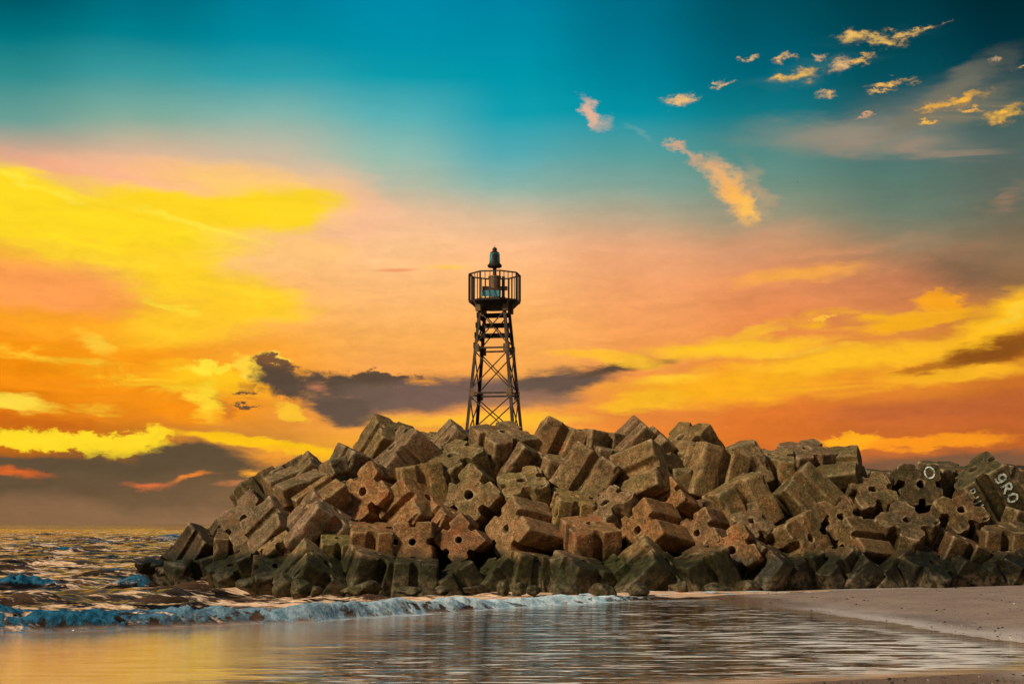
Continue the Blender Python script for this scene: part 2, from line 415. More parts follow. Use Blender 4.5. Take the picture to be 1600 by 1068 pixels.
# ------------------------------------------------------------------ object helpers
def tag(o, label=None, cat=None, group=None, kind=None):
    if label: o['label'] = label
    if cat: o['category'] = cat
    if group: o['group'] = group
    if kind: o['kind'] = kind
    return o
def mesh_obj(name, verts, faces, mat=None, parent=None, smooth=False):
    me = bpy.data.meshes.new(name); me.from_pydata([tuple(v) for v in verts], [], faces); me.update()
    if mat: me.materials.append(mat)
    if smooth: me.polygons.foreach_set('use_smooth', [True] * len(me.polygons))
    o = bpy.data.objects.new(name, me); COL.objects.link(o)
    if parent: o.parent = parent
    return o
class MB:
    def __init__(s): s.v = []; s.f = []
    def add(s, vs, fs):
        k = len(s.v); s.v += [tuple(v) for v in vs]; s.f += [tuple(i + k for i in f) for f in fs]
    def box(s, c, size, rot=None):
        hx, hy, hz = (q / 2 for q in size); c = Vector(c); m = rot or Matrix.Identity(3)
        vs = [c + m @ Vector((x * hx, y * hy, z * hz)) for x in (-1, 1) for y in (-1, 1) for z in (-1, 1)]
        s.add(vs, [(0, 1, 3, 2), (4, 6, 7, 5), (0, 4, 5, 1), (2, 3, 7, 6), (0, 2, 6, 4), (1, 5, 7, 3)])
    def bar(s, a, b, w, d=None, up=(0, 0, 1)):
        a, b = Vector(a), Vector(b); z = (b - a); L = z.length; z.normalize()
        x = z.cross(Vector(up));
        if x.length < 1e-3: x = z.cross(Vector((0, 1, 0)))
        x.normalize(); y = z.cross(x)
        s.box((a + b) / 2, (w, d or w, L), Matrix((x, y, z)).transposed())
    def angle(s, a, b, w, t, c):
        """rolled steel angle: two plates meeting at the corner that faces away from point c"""
        a, b, c = Vector(a), Vector(b), Vector(c)
        for ax in (Vector((1, 0, 0)), Vector((0, 1, 0))):
            pass
        z = (b - a).normalized(); m = (a + b) / 2; inn = (c - m); inn -= z * inn.dot(z); inn.normalize()
        r = Matrix.Rotation(R(45), 3, z); x = r @ inn; y = Matrix.Rotation(R(-90), 3, z) @ x
        L = (b - a).length
        s.box(m + x * w / 2, (w, t, L), Matrix((x, y, z)).transposed())
        s.box(m + y * (w / 2 + t / 2 + .001), (t, w, L), Matrix((x, y, z)).transposed())
    def lathe(s, prof, c, n=16, sq=None):
        c = Vector(c); k = len(s.v)
        for r, z in prof:
            for i in range(n):
                a = 2 * math.pi * i / n; s.v.append((c.x + r * math.cos(a), c.y + r * math.sin(a), c.z + z))
        for j in range(len(prof) - 1):
            for i in range(n):
                i2 = (i + 1) % n
                s.f.append((k + j * n + i, k + j * n + i2, k + (j + 1) * n + i2, k + (j + 1) * n + i))
        s.f.append(tuple(k + i for i in reversed(range(n)))); s.f.append(tuple(k + (len(prof) - 1) * n + i for i in range(n)))
    def build(s, name, mat, parent=None, smooth=False, bevel=0.0):
        o = mesh_obj(name, s.v, s.f, mat, parent, smooth)
        if bevel:
            b = o.modifiers.new('bevel', 'BEVEL'); b.width = bevel; b.segments = 2; b.limit_method = 'ANGLE'
        return o

# ------------------------------------------------------------------ materials
def newmat(name):
    m = bpy.data.materials.new(name); m.use_nodes = True
    t = NT(m.node_tree)
    return m, t, t.n['Principled BSDF']
def bump(t, h, strength, dist, normal=None):
    n = t.node('ShaderNodeBump'); n.inputs['Strength'].default_value = strength; n.inputs['Distance'].default_value = dist
    t.put(n.inputs['Height'], h)
    if normal: t.l.new(normal, n.inputs['Normal'])
    return n.outputs[0]
def vor(t, vec, scale, feature='F1', out='Distance', rnd=1.0):
    n = t.node('ShaderNodeTexVoronoi', feature=feature); t.put(n.inputs['Vector'], vec); n.inputs['Scale'].default_value = scale
    n.inputs['Randomness'].default_value = rnd
    return n.outputs[out]

def concrete(name, pit=0.4, rock=False):
    m, t, b = newmat(name)
    oc = t.node('ShaderNodeTexCoord').outputs['Object']
    oi = t.node('ShaderNodeObjectInfo'); rnd = oi.outputs['Random']; ocol = oi.outputs['Color']
    P = t.vmath('ADD', oc, t.vmath('SCALE', (17.0, 31.0, 11.0), scale=rnd))
    geo = t.node('ShaderNodeNewGeometry')
    gx, gy, gz = t.sep(geo.outputs['Position'])
    n1 = t.noise(P, 1.1, 5, .6); n2 = t.noise(P, 4.5, 6, .65); n3 = t.noise(P, 15, 5, .75)
    base = t.ramp(n1, [(0.30, lin((92, 80, 56))), (0.46, lin((140, 120, 84))), (0.60, lin((180, 152, 112))), (0.72, lin((128, 122, 92)))])
    base = t.mix(t.rng(n2, .47, .68, 0, .7), base, lin((214, 182, 134)))
    base = t.mix(t.rng(n3, .50, .64, 0, .85), base, lin((58, 46, 30)))
    # exposed aggregate and shell grains
    v1 = vor(t, P, 14); v1c = t.node('ShaderNodeTexVoronoi'); t.put(v1c.inputs['Vector'], P); v1c.inputs['Scale'].default_value = 15
    grain = t.math('MULTIPLY', t.rng(v1c.outputs['Distance'], .34, .16), t.math('GREATER_THAN', t.sep(v1c.outputs['Color'])[0], .80))
    base = t.mix(t.math('MULTIPLY', grain, .9), base, lin((238, 218, 178)))
    n4 = t.noise(t.mapping(P, loc=(4, 4, 9)), 9, 6, .8)
    base = t.mix(1.0, base, t.ramp(n4, [(.32, (.42, .40, .38, 1)), (.47, (.86, .86, .86, 1)), (.58, (1.15, 1.14, 1.10, 1)), (.70, (1.65, 1.60, 1.45, 1))]), 'MULTIPLY')
    # pits
    pits = t.math('MULTIPLY', t.rng(vor(t, P, 13), .30, .18), t.rng(t.noise(P, 1.7, 3), .40, .55))
    base = t.mix(t.math('MULTIPLY', pits, pit), base, lin((34, 26, 18)))
    # weather streaks and lichen patches
    li = t.rng(t.noise(t.mapping(P, loc=(7, 3, 1)), 1.5, 6, .62), .50, .66)
    base = t.mix(t.math('MULTIPLY', li, .60), base, lin((92, 96, 58)))
    rs = t.rng(t.noise(t.mapping(P, loc=(2, 9, 4)), 2.2, 5, .6), .52, .68)
    base = t.mix(t.math('MULTIPLY', rs, .42), base, lin((182, 112, 68)))
    cr = t.rng(vor(t, t.vmath('ADD', P, t.vmath('SCALE', t.noise(P, 3, 3, color=True), scale=.5)), 1.2, 'DISTANCE_TO_EDGE'), .018, .004)
    base = t.mix(t.math('MULTIPLY', cr, .35), base, lin((30, 24, 18)))
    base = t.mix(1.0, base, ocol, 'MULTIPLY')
    pt = t.math('MULTIPLY', t.rng(geo.outputs['Pointiness'], .505, .56, 0, .8), t.rng(t.noise(P, 2.6, 5, .7), .42, .62))
    base = t.mix(pt, base, lin((226, 206, 168)))
    base = t.mix(1.0, base, (.62, .59, .53, 1), 'MULTIPLY')
    # tide line: weed above, black wet band and barnacle crust below
    wob = t.math('MULTIPLY', t.math('SUBTRACT', t.noise(geo.outputs['Position'], .9, 6, .65), .5), 1.5)
    zz = t.math('ADD', gz, wob)
    weed = t.rng(zz, 1.45, 1.0, 0, .93, 'SMOOTHSTEP')
    wc = t.ramp(t.noise(geo.outputs['Position'], 5, 6, .7), [(.35, lin((14, 13, 7))), (.5, lin((30, 34, 13))), (.60, lin((56, 62, 24))), (.72, lin((40, 31, 17)))])
    wc = t.mix(1.0, wc, t.mix(.75, (1, 1, 1, 1), ocol), 'MULTIPLY')
    base = t.mix(weed, base, wc)
    crust = t.math('MULTIPLY', t.rng(zz, .55, .25, 0, 1), t.rng(n2, .42, .58, 0, .7))
    base = t.mix(crust, base, lin((112, 98, 74)))
    t.put(b.inputs['Base Color'], base)
    t.put(b.inputs['Roughness'], t.math('SUBTRACT', t.rng(n2, .3, .7, .95, .72), t.math('MULTIPLY', weed, .3)))
    b.inputs['Specular IOR Level'].default_value = .3
    h = t.math('ADD', t.math('MULTIPLY', n2, .55), t.math('MULTIPLY', n3, .30))
    h = t.math('SUBTRACT', h, t.math('MULTIPLY', pits, .22 + pit * .35))
    h = t.math('ADD', h, t.math('MULTIPLY', t.rng(v1, 0, .5, 1, 0), .10))
    h = t.math('SUBTRACT', h, t.math('MULTIPLY', cr, .2))
    t.put(b.inputs['Normal'], bump(t, h, 1.0, .032))
    return m
M_conc = concrete('weathered_concrete', .45)
M_pit = concrete('pitted_concrete', .95)
M_rock = concrete('boulder_rock', .3, True)

# ------------------------------------------------------------------ the grooved breakwater block
def outline(r_c=.10, gw=.21, gb=.13, gd=.27, seg=5):
    """one side (from the corner at 45 deg below +x to 45 deg above), unit half side; returns points for all four sides"""
    pts = []
    def fillet(a, p, c, r, n):
        a, p, c = Vector(a), Vector(p), Vector(c); u = (a - p).normalized(); w = (c - p).normalized()
        s_, e_ = p + u * r, p + w * r
        return [tuple((1 - q) ** 2 * s_ + 2 * q * (1 - q) * p + q * q * e_) for q in [i / n for i in range(n + 1)]]
    K = [(1, -1), (1, -gw), (1 - gd, -gb), (1 - gd, gb), (1, gw), (1, 1)]
    def lerp(a, b, n): return [(a[0] + (b[0] - a[0]) * i / n, a[1] + (b[1] - a[1]) * i / n) for i in range(1, n)]
    side = []
    side += fillet((0, -1), (1, -1), (1, 1), r_c * 1.3, 4)[2:]
    f1 = fillet(K[0], K[1], K[2], .06, 3); f2 = fillet(K[1], K[2], K[3], .07, 3)
    f3 = fillet(K[2], K[3], K[4], .07, 3); f4 = fillet(K[3], K[4], K[5], .06, 3)
    side += lerp(side[-1], f1[0], 7) + f1 + lerp(f1[-1], f2[0], 3) + f2 + lerp(f2[-1], f3[0], 2) + f3 + lerp(f3[-1], f4[0], 3) + f4
    fe = fillet((1, 0), (1, 1), (0, 1), r_c * 1.3, 4)[:2]
    side += lerp(f4[-1], fe[0], 7) + fe
    out = []
    for k in range(4):
        c, s_ = math.cos(k * math.pi / 2), math.sin(k * math.pi / 2)
        out += [(x * c - y * s_, x * s_ + y * c) for x, y in side]
    return out
def block_mesh(seed, mat, hole=.17, gd=.27, gw=.21, rough=.014, taper=.92, H=.88, chip=.07, r_c=.08):
    rnd = random.Random(seed)
    O = outline(r_c=r_c, gd=gd, gw=gw); N = len(O)
    rings = []          # (list of xy, z)
    ang = [math.atan2(y, x) for x, y in O]
    inner = [(hole * math.cos(a), hole * math.sin(a)) for a in ang]
    def tp(z): return 1 - (1 - taper) * (z + H) / (2 * H)
    def ring(fr, z, k): return [((ix + (ox - ix) * fr) * k, (iy + (oy - iy) * fr) * k, z) for (ix, iy), (ox, oy) in zip(inner, O)]
    NB = 22
    for f in (0, .02): rings.append(ring(f, H - (.05 if f == 0 else .0), tp(H)))
    for i in range(1, 10): rings.append(ring(i / 10 + .0, H, tp(H)))
    rings.append(ring(.965, H - .005, tp(H))); rings.append(ring(.99, H - .022, tp(H)))
    for i in range(NB + 1):
        z = (H - .06) - (2 * H - .12) * i / NB; rings.append(ring(1, z, tp(z)))
    rings.append(ring(.99, -H + .022, 1)); rings.append(ring(.965, -H + .005, 1))
    for i in range(9, 0, -1): rings.append(ring(i / 10, -H, 1))
    rings.append(ring(.02, -H, 1)); rings.append(ring(0, -H + .05, 1))
    for i in range(1, 6):
        z = -H + .05 + (2 * H - .1) * i / 6; rings.append(ring(0, z, tp(z)))
    nr = len(rings)
    V = [Vector(p) for r_ in rings for p in r_]
    F = []
    for j in range(nr):
        j2 = (j + 1) % nr
        for i in range(N):
            i2 = (i + 1) % N
            F.append((j * N + i, j * N + i2, j2 * N + i2, j2 * N + i)[::-1])
    # erosion: slow swelling, chipped corners, rough skin
    off = Vector((rnd.uniform(-50, 50), rnd.uniform(-50, 50), rnd.uniform(-50, 50)))
    out = []
    for v in V:
        d = Vector((mnoise.noise(v * 1.3 + off), mnoise.noise(v * 1.3 + off * 1.7), mnoise.noise(v * 1.3 + off * 2.3))) * rough * 1.3
        d += Vector((mnoise.noise(v * 5 + off), mnoise.noise(v * 5 + off * 1.7), mnoise.noise(v * 5 + off * 2.3))) * rough * .8
        e = sorted((abs(v.x), abs(v.y), abs(v.z)))[1]          # near an edge of the block when the second is large
        cn = mnoise.noise(v * 2.1 + off * .6)
        c = max(0.0, e - .80) / .2 * max(0.0, cn - .05) * chip * 3
        out.append(v + d - v.normalized() * c)
    me = bpy.data.meshes.new('breakwater_block'); me.from_pydata([tuple(v) for v in out], [], F); me.update()
    me.materials.append(mat)
    me.polygons.foreach_set('use_smooth', [True] * len(me.polygons)); me.set_sharp_from_angle(angle=R(38))
    return me
VAR = [block_mesh(1, M_conc), block_mesh(2, M_conc, rough=.018, gd=.24), block_mesh(3, M_conc, chip=.16, rough=.022),
       block_mesh(4, M_conc, gd=.30, gw=.27, taper=.9), block_mesh(5, M_conc, rough=.014, H=.93),
       block_mesh(6, M_pit, rough=.05, chip=.25, gd=.32, gw=.28, hole=.2, r_c=.2), block_mesh(7, M_pit, rough=.035, chip=.2, gd=.30, hole=.19, r_c=.15),
       block_mesh(8, M_conc, rough=.028, chip=.25, r_c=.12)]

def interp(x, xs, ys):
    return float(np.interp(x, xs, ys))
def ybase(px): return interp(px, [225, 300, 400, 480, 1120, 1300, 1600], [60, 55, 51.2, 49.2, 49.2, 51.0, 52.4])
def pybase(px): return interp(px, [230, 300, 400, 500, 1600], [892, 905, 912, 915, 912])
def block_matrix(n, roll):
    n = Vector((n[0], -n[1], n[2])).normalized()
    ref = Vector((1, 0, 0)) if abs(n.x) < .86 else Vector((0, -1, 0)) * 1.0
    u = (ref - n * ref.dot(n)).normalized(); v = n.cross(u)
    m = Matrix((u, v, n)).transposed()
    return m @ Matrix.Rotation(R(roll), 3, 'Z')
GB = 'concrete blocks heaped on the breakwater'
_bi = 0
BLOCKS = []
def blk(px, py, size, n, roll, label, var=None, tint=(1, 1, 1), dY=0.0):
    global _bi
    Y = ybase(px) + .9 + (pybase(px) - py) * .0265 + dY
    if px < 1150 and py < 735: py += 13 if py < 702 else 7; size *= .96
    py += 6 if 735 < py < 880 else (12 if py >= 880 and px < 1180 else (5 if py >= 880 else 2))
    s = min(2.25, max(1.3, size * .93 * Y / FPX))
    r_ = random.Random(_bi * 7 + 3)
    me = VAR[_bi * 5 % 5 if var is None else var] if var is not None else VAR[(_bi * 3 + 1) % 5]
    o = bpy.data.objects.new('breakwater_block', me); COL.objects.link(o)
    o.location = at(px, py, Y)
    m = block_matrix(n, roll).to_4x4()
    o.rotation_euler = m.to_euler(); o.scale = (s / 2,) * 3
    k = r_.uniform(.80, 1.12) * interp(px, [380, 480, 1200, 1400], [.70, 1.03, 1.03, .58])  # right end toned darker for its weaker light, left end darker too
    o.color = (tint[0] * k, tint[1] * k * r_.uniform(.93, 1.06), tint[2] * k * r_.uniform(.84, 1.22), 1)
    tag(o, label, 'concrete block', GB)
    _bi += 1; BLOCKS.append(o)
    return o
OG = (1.22, .93, .74)      # ruddier blocks of the lower rows
GR_ = (.80, .92, .72)      # greenish
DK = (.50, .48, .43)  # dark tint of low filler blocks: wet, with shade of the gaps put in
PL = (1.15, 1.15, 1.10)
# left end
blk(318, 858, 76, (0.5, 0.2, 0.84), 40, 'dark pointed block at the seaward left tip of the pile', tint=(.45, .42, .38))
blk(352, 842, 56, (0.5, 0.1, 0.85), 35, 'small dark block peeping up behind the pointed left tip block', dY=1.0, tint=(.5, .5, .45))
blk(366, 853, 66, (.05, .3, 1), 6, 'upright block with two lit panels right of the left tip block', tint=(1, .95, .8))
blk(310, 898, 84, (-0.3, 0.1, 0.95), 20, 'low dark wet block lying flat in the water at the left tip', tint=DK, dY=-.3)
blk(268, 884, 70, (-0.75, 0.1, 0.6), 30, 'black wave worn block furthest left, half under water', 2, tint=(.4, .4, .4))
blk(398, 816, 84, (-.35, .85, .35), 38, 'block with a round hole above the upright block near the left tip')
blk(407, 770, 74, (-0.55, -0.05, 0.8), 30, 'lobed block on the left slope outlined against the grey cloud', 1)
blk(438, 755, 44, (-.2, .5, .7), 30, 'small block corner between the lobed block and the slope above it', dY=1.0)
blk(458, 742, 66, (-0.5, 0.1, 0.85), 15, 'dark block on the left shoulder just left of the house shaped peak', tint=(.8, .8, .8), dY=.5)
blk(486, 732, 64, (0.66, 0.15, 0.72), 18, 'house shaped peaked block on the left shoulder of the pile')
blk(464, 772, 88, (-.75, .45, -.30), 12, 'grooved block lying diagonally under the house shaped peak', 0)
blk(524, 748, 72, (-.55, .8, -.15), 28, 'block with a holed clover end left of the tall dark wedge block', 6)
blk(556, 729, 88, (0.42, 0.04, 0.9), 30, 'tall dark wedge block standing against the sky left of the summit', tint=(.8, .85, .8), dY=.4)
blk(505, 788, 84, (-.6, .35, -.45), 22, 'speckled block below the holed clover end on the left slope', tint=(1.05, 1, .85))
blk(502, 822, 98, (0.6, 0.18, 0.76), 16, 'wide block with a pale sharp edge on the lower left slope')
blk(434, 824, 84, (0.66, 0.3, 0.66), 30, 'broad brown block under the diagonal grooved block', 1)
blk(440, 855, 60, (-.5, .45, .65), 35, 'small pale block with two lobes low on the left slope', 7, tint=PL)
blk(487, 897, 98, (0.62, 0.25, 0.72), 12, 'weedy diamond shaped block at the waterline below the two lobed pale block', dY=-.2)
blk(527, 858, 62, (.1, .35, .95), 8, 'upright block with a mossy top left of the two panel brown block', tint=GR_)
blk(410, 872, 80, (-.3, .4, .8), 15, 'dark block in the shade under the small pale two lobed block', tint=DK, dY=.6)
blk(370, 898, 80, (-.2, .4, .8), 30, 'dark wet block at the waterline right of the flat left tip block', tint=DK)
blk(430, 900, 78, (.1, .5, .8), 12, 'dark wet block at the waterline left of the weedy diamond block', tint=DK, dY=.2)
# summit left of the beacon
blk(607, 686, 88, (.50, .42, .80), 18, 'summit block left of the beacon with a hole in its tilted top', 1, tint=(.85, .87, .82), dY=.4)
blk(640, 714, 100, (-.66, .38, .62), 30, 'big slanting block with a pale worn end below the left summit block', 0, tint=(.95, .95, .85))
blk(712, 686, 76, (0.62, 0.12, 0.75), 14, 'diamond block on the skyline just left of the beacon legs', 7, tint=(.95, .95, .85), dY=.3)
blk(745, 697, 60, (-.3, .4, .8), 20, 'rounded block end under the left legs of the beacon', 2, dY=.6)
blk(672, 690, 60, (.2, .3, .9), 30, 'pale block top peeping up between the slanting block and the diamond block', tint=PL, dY=1.8)
blk(784, 703, 98, (.10, .42, .92), 32, 'block with a flat grey holed top in front of the beacon', 4, tint=(1, .98, .88))
blk(718, 729, 96, (-.30, .48, .82), 38, 'large block with a rough holed top left of the flat topped beacon block', 6, tint=(.9, .95, .82), dY=-.2)
blk(814, 718, 84, (.55, .15, .78), 24, 'leaning grooved block right of the flat topped beacon block', tint=(1, .98, .88))
blk(658, 752, 80, (-.15, .08, .98), 12, 'two panel block with pale specks in the middle of the left slope', 3, tint=(1.05, 1.02, .85), dY=-0.5)
blk(588, 771, 86, (-.5, .78, .25), 32, 'reddish block with a clover end and hole in the middle of the left slope', 6, tint=OG)
blk(648, 793, 88, (.55, .45, .55), 30, 'wide speckled block below the two panel block', 7, tint=OG)
blk(744, 775, 88, (-.28, .9, .22), 42, 'clover ended block with a hole below the large rough topped block', 6, tint=(1.05, .98, .8))
blk(822, 772, 82, (-.2, .5, .8), 14, 'block with a pitted pale end tipped forward right of the clover end', 5, tint=(1, 1, .9))
blk(692, 814, 62, (0.5, 0.2, 0.8), 30, 'small reddish block wedged above the cross shaped block', 7, tint=OG)
blk(774, 742, 60, (.3, .3, .9), 10, 'greenish block half hidden above the clover ended block', tint=GR_, dY=.8)
# lower rows, left half
blk(578, 848, 78, (.08, .25, .95), 9, 'brown upright block with two panels above the weed line', 3, tint=OG)
blk(650, 843, 72, (-.12, .97, .10), 1, 'reddish block seen end on like a letter X with a round hole', 0, tint=OG)
blk(724, 840, 70, (-.22, .95, .12), 43, 'reddish cross shaped block end with a round hole right of the X shaped one', 1, tint=OG)
blk(818, 828, 90, (-.72, .62, .22), 30, 'long grooved block pointing left beside the cross shaped block', 0, tint=(1.05, .97, .82))
blk(578, 890, 90, (0.3, 0.12, 0.93), 22, 'weed covered block under the brown upright block')
blk(650, 896, 80, (0.05, 0.1, 0.99), 1, 'square weedy block standing right under the X shaped end', 3, dY=-0.3)
blk(716, 904, 74, (-0.45, 0.25, 0.85), 25, 'low weedy block under the cross shaped end')
blk(826, 884, 76, (0.16, 0.05, 0.98), 20, 'weedy upright block with a bare brown top under the long grooved block', 1)
blk(778, 900, 70, (-0.6, 0.3, 0.7), 40, 'dark weedy block left of the bare topped upright one', tint=GR_, dY=.2)
# summit right of the beacon
blk(868, 684, 88, (.42, -.12, .88), 8, 'block with two tall ribs on the skyline right of the beacon', 3, tint=(1.05, .95, .88))
blk(822, 694, 54, (.2, .5, .8), 20, 'grey block top just right of the beacon legs', tint=PL, dY=1.0)
blk(930, 692, 84, (.12, .0, .98), 32, 'block on the skyline between the two ribbed one and the pyramid one', 1, tint=(1, .92, .85), dY=.5)
blk(950, 720, 72, (.2, .12, .95), 14, 'small grooved block under the dip in the skyline', 3, tint=(1, .95, .85), dY=.2)
blk(920, 739, 94, (.52, .05, .82), -14, 'big tilted block with speckled face in the middle of the slope', 7, tint=(1, 1, .82), dY=-.3)
blk(868, 742, 78, (.25, .2, .92), 20, 'block with plain yellowish side left of the big tilted speckled block', tint=(1, 1, .8), dY=.4)
blk(1000, 686, 84, (.66, .10, .70), 16, 'pyramid shaped block on the skyline with a ribbed side', 3, tint=(1.05, .95, .86), dY=.2)
blk(1030, 706, 78, (.62, .15, .70), 20, 'ribbed block leaning right below the pyramid shaped one', 0, tint=(1, .95, .85), dY=.2)
blk(1079, 694, 88, (-.50, .45, .74), 42, 'skyline block with a hole in its left face and a long sloping right edge', 1, tint=(1, .9, .84), dY=.3)
blk(1108, 736, 100, (.28, -.05, .94), 22, 'large plain block below the long sloping skyline edge', 4, tint=(1, .97, .85))
blk(1015, 744, 98, (.74, .55, .36), 4, 'bold double ribbed block pointing right with a pitted end', 3, tint=(.98, .98, .85), dY=-.4)
blk(1080, 757, 80, (.0, .12, .99), 6, 'greenish upright block right of the double ribbed block', 1, tint=GR_, dY=.3)
blk(892, 797, 74, (.18, .3, .92), 8, 'squat speckled block above the upright holed block', 7, tint=(1, 1, .84))
blk(962, 803, 84, (-.5, .5, .72), 32, 'block with a pale pitted top leaning left', 5, tint=(1, 1, .9))
blk(922, 847, 88, (.0, .38, .93), 16, 'upright block with a hole in its top in the lower middle', 4, tint=OG)
blk(1020, 829, 88, (-.70, .66, .20), 28, 'ruddy block with a pale upper rib and a holed left end', 0, tint=(1.2, .95, .78), dY=-.2)
blk(1055, 786, 68, (-.6, .6, .4), 25, 'small ruddy block under the double ribbed block', 7, tint=OG)
blk(1105, 831, 72, (-.6, .7, .15), 22, 'two ribbed block right of the ruddy pale ribbed one', 0, tint=(1.05, .92, .8))
blk(1100, 795, 60, (-.3, .3, .8), 20, 'small block filling the gap above the two ribbed block', tint=(.9, .85, .8), dY=.6)
blk(1016, 895, 104, (0.66, 0.28, 0.68), 10, 'weedy diamond block at the water under the ruddy one')
blk(905, 900, 92, (0.3, 0.2, 0.92), 30, 'weedy block in the water under the upright holed block', 1)
blk(862, 886, 66, (-0.2, 0.05, 0.97), -14, 'narrow weedy block with a brown cap in the lower middle', 3)
blk(960, 902, 74, (-0.55, 0.3, 0.75), 15, 'weedy block left of the diamond block at the water', tint=GR_, dY=.3)
blk(1095, 892, 96, (-0.35, 0.2, 0.9), 30, 'dark brown block at the water under the two ribbed block', 2, tint=(.8, .75, .7))
# right part
blk(1152, 730, 84, (-.38, .08, .92), 12, 'block with a bright right edge left of the two upright grey topped ones', 7, tint=(.98, .97, .82))
blk(1205, 737, 84, (-.04, .36, .94), -8, 'left of the two upright blocks with grey holed tops', 3, tint=(1.05, 1.02, .88), dY=.2)
blk(1258, 728, 80, (.0, .42, .92), 20, 'right of the two upright blocks with grey holed tops', 1, tint=(1, .92, .84), dY=.5)
blk(1312, 742, 84, (.88, .40, .10), 38, 'block lying level with a long groove right of the two upright ones', 0, tint=(.85, .9, .78))
blk(1250, 777, 92, (-.66, .02, .72), 32, 'tilted block with a long ridge in front of the two upright ones', 3, tint=(.9, .88, .78), dY=-.3)
blk(1152, 787, 104, (-.42, .12, .90), 22, 'very large speckled block below the bright edged one', 2, tint=(1, .93, .8), dY=-.1)
blk(1166, 826, 72, (.2, .7, .6), 30, 'pale worn clover end above the ruddy holed one', 5, tint=PL)
blk(1152, 864, 82, (-.38, .85, .35), 22, 'ruddy holed clover end low on the pile where the sand begins', 6, tint=OG, dY=-.2)
blk(1243, 845, 86, (.50, .76, .32), 34, 'clover ended block with a bluish white worn tip', 6, tint=(1, .96, .86), dY=-.2)
blk(1304, 815, 76, (.15, .85, .45), 22, 'tan clover ended block left of the pitted diamond topped one', 5, tint=(1.1, 1.05, .85))
blk(1340, 854, 82, (-.80, .5, .12), 30, 'brown block with a level groove beside the pitted diamond topped one', 0, tint=(.95, .82, .72))
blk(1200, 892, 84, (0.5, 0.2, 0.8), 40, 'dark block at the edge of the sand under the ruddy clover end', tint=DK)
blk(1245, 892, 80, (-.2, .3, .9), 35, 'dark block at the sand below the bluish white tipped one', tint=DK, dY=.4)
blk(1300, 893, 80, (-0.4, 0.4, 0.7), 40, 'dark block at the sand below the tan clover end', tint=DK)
blk(1359, 779, 78, (.0, .72, .62), 12, 'pitted pale clover end left of the block painted with a ring', 5, tint=(1.0, 1.0, .85))
blk(1385, 762, 72, (.1, .2, .9), 12, 'low dark block on the skyline left of the ring painted one', tint=(.7, .75, .68), dY=1.2)
ring_block = blk(1432, 758, 76, (-.05, .90, .22), 0, 'dark wet block with a white ring painted on its upper right lobe', 6, tint=(.62, .64, .50), dY=-.1)
blk(1474, 750, 74, (.1, .25, .97), 22, 'greenish block behind and right of the ring painted one', 1, tint=(.8, .88, .7), dY=.6)
paint_block = blk(1538, 759, 104, (-0.52, 0.3, 0.78), 2, 'green tinted block with white painted letters on both panels', 3, tint=(.62, .78, .66), dY=-0.35)
blk(1497, 806, 76, (-.05, .82, .5), 25, 'tan clover ended block in front of the lettered one', 5, tint=(1.0, .92, .76), dY=-.2)
blk(1413, 834, 90, (.0, .62, .78), 45, 'block with a pitted diamond shaped top and wet highlights', 5, tint=(1.0, .94, .8), dY=-.2)
blk(1490, 864, 82, (.38, .18, .90), 12, 'leaning two panel block below the tan clover end near the sand', 1, tint=(.9, .78, .68))
blk(1558, 848, 80, (.06, .25, .96), 4, 'upright brown two panel block near the right edge', 3, tint=(.85, .75, .64))
blk(1585, 822, 84, (.25, .15, .92), 20, 'block with a thin slanting top at the right edge above the brown upright one', tint=(.75, .78, .65), dY=.9)
blk(1606, 777, 68, (-.3, .88, .25), 10, 'lobed block cut by the right edge beside the painted letters', 7, tint=(.95, .85, .75))
blk(1612, 852, 76, (.2, .4, .9), 14, 'greenish block cut by the right edge near the sand', tint=GR_)
blk(1600, 756, 70, (.2, .2, .9), 30, 'dark block on the skyline cut by the right edge of the pile', tint=DK, dY=1.5)
for px_, py_, lb in [(1345, 893, 'dark block half in the sand under the level grooved brown block'), (1395, 890, 'dark block half in the sand left of the pitted diamond one'),
                     (1445, 892, 'dark block half in the sand right of the pitted diamond one'), (1500, 894, 'dark block half in the sand under the leaning two panel one'),
                     (1552, 894, 'dark block half in the sand under the upright brown one'), (1604, 893, 'dark block half in the sand at the right edge')]:
    k_ = px_ // 47 % 4
    blk(px_, py_ + (8, 2, 12, 5)[k_], (84, 70, 90, 76)[k_], ((.62, .2, .7), (-.5, .25, .8), (.25, .5, .8), (-.8, .3, .4))[k_], (10, 30, 50, 20)[k_], lb, tint=(.46, .42, .36), dY=.2)  # tint darkened to stand in for the shadow along the foot

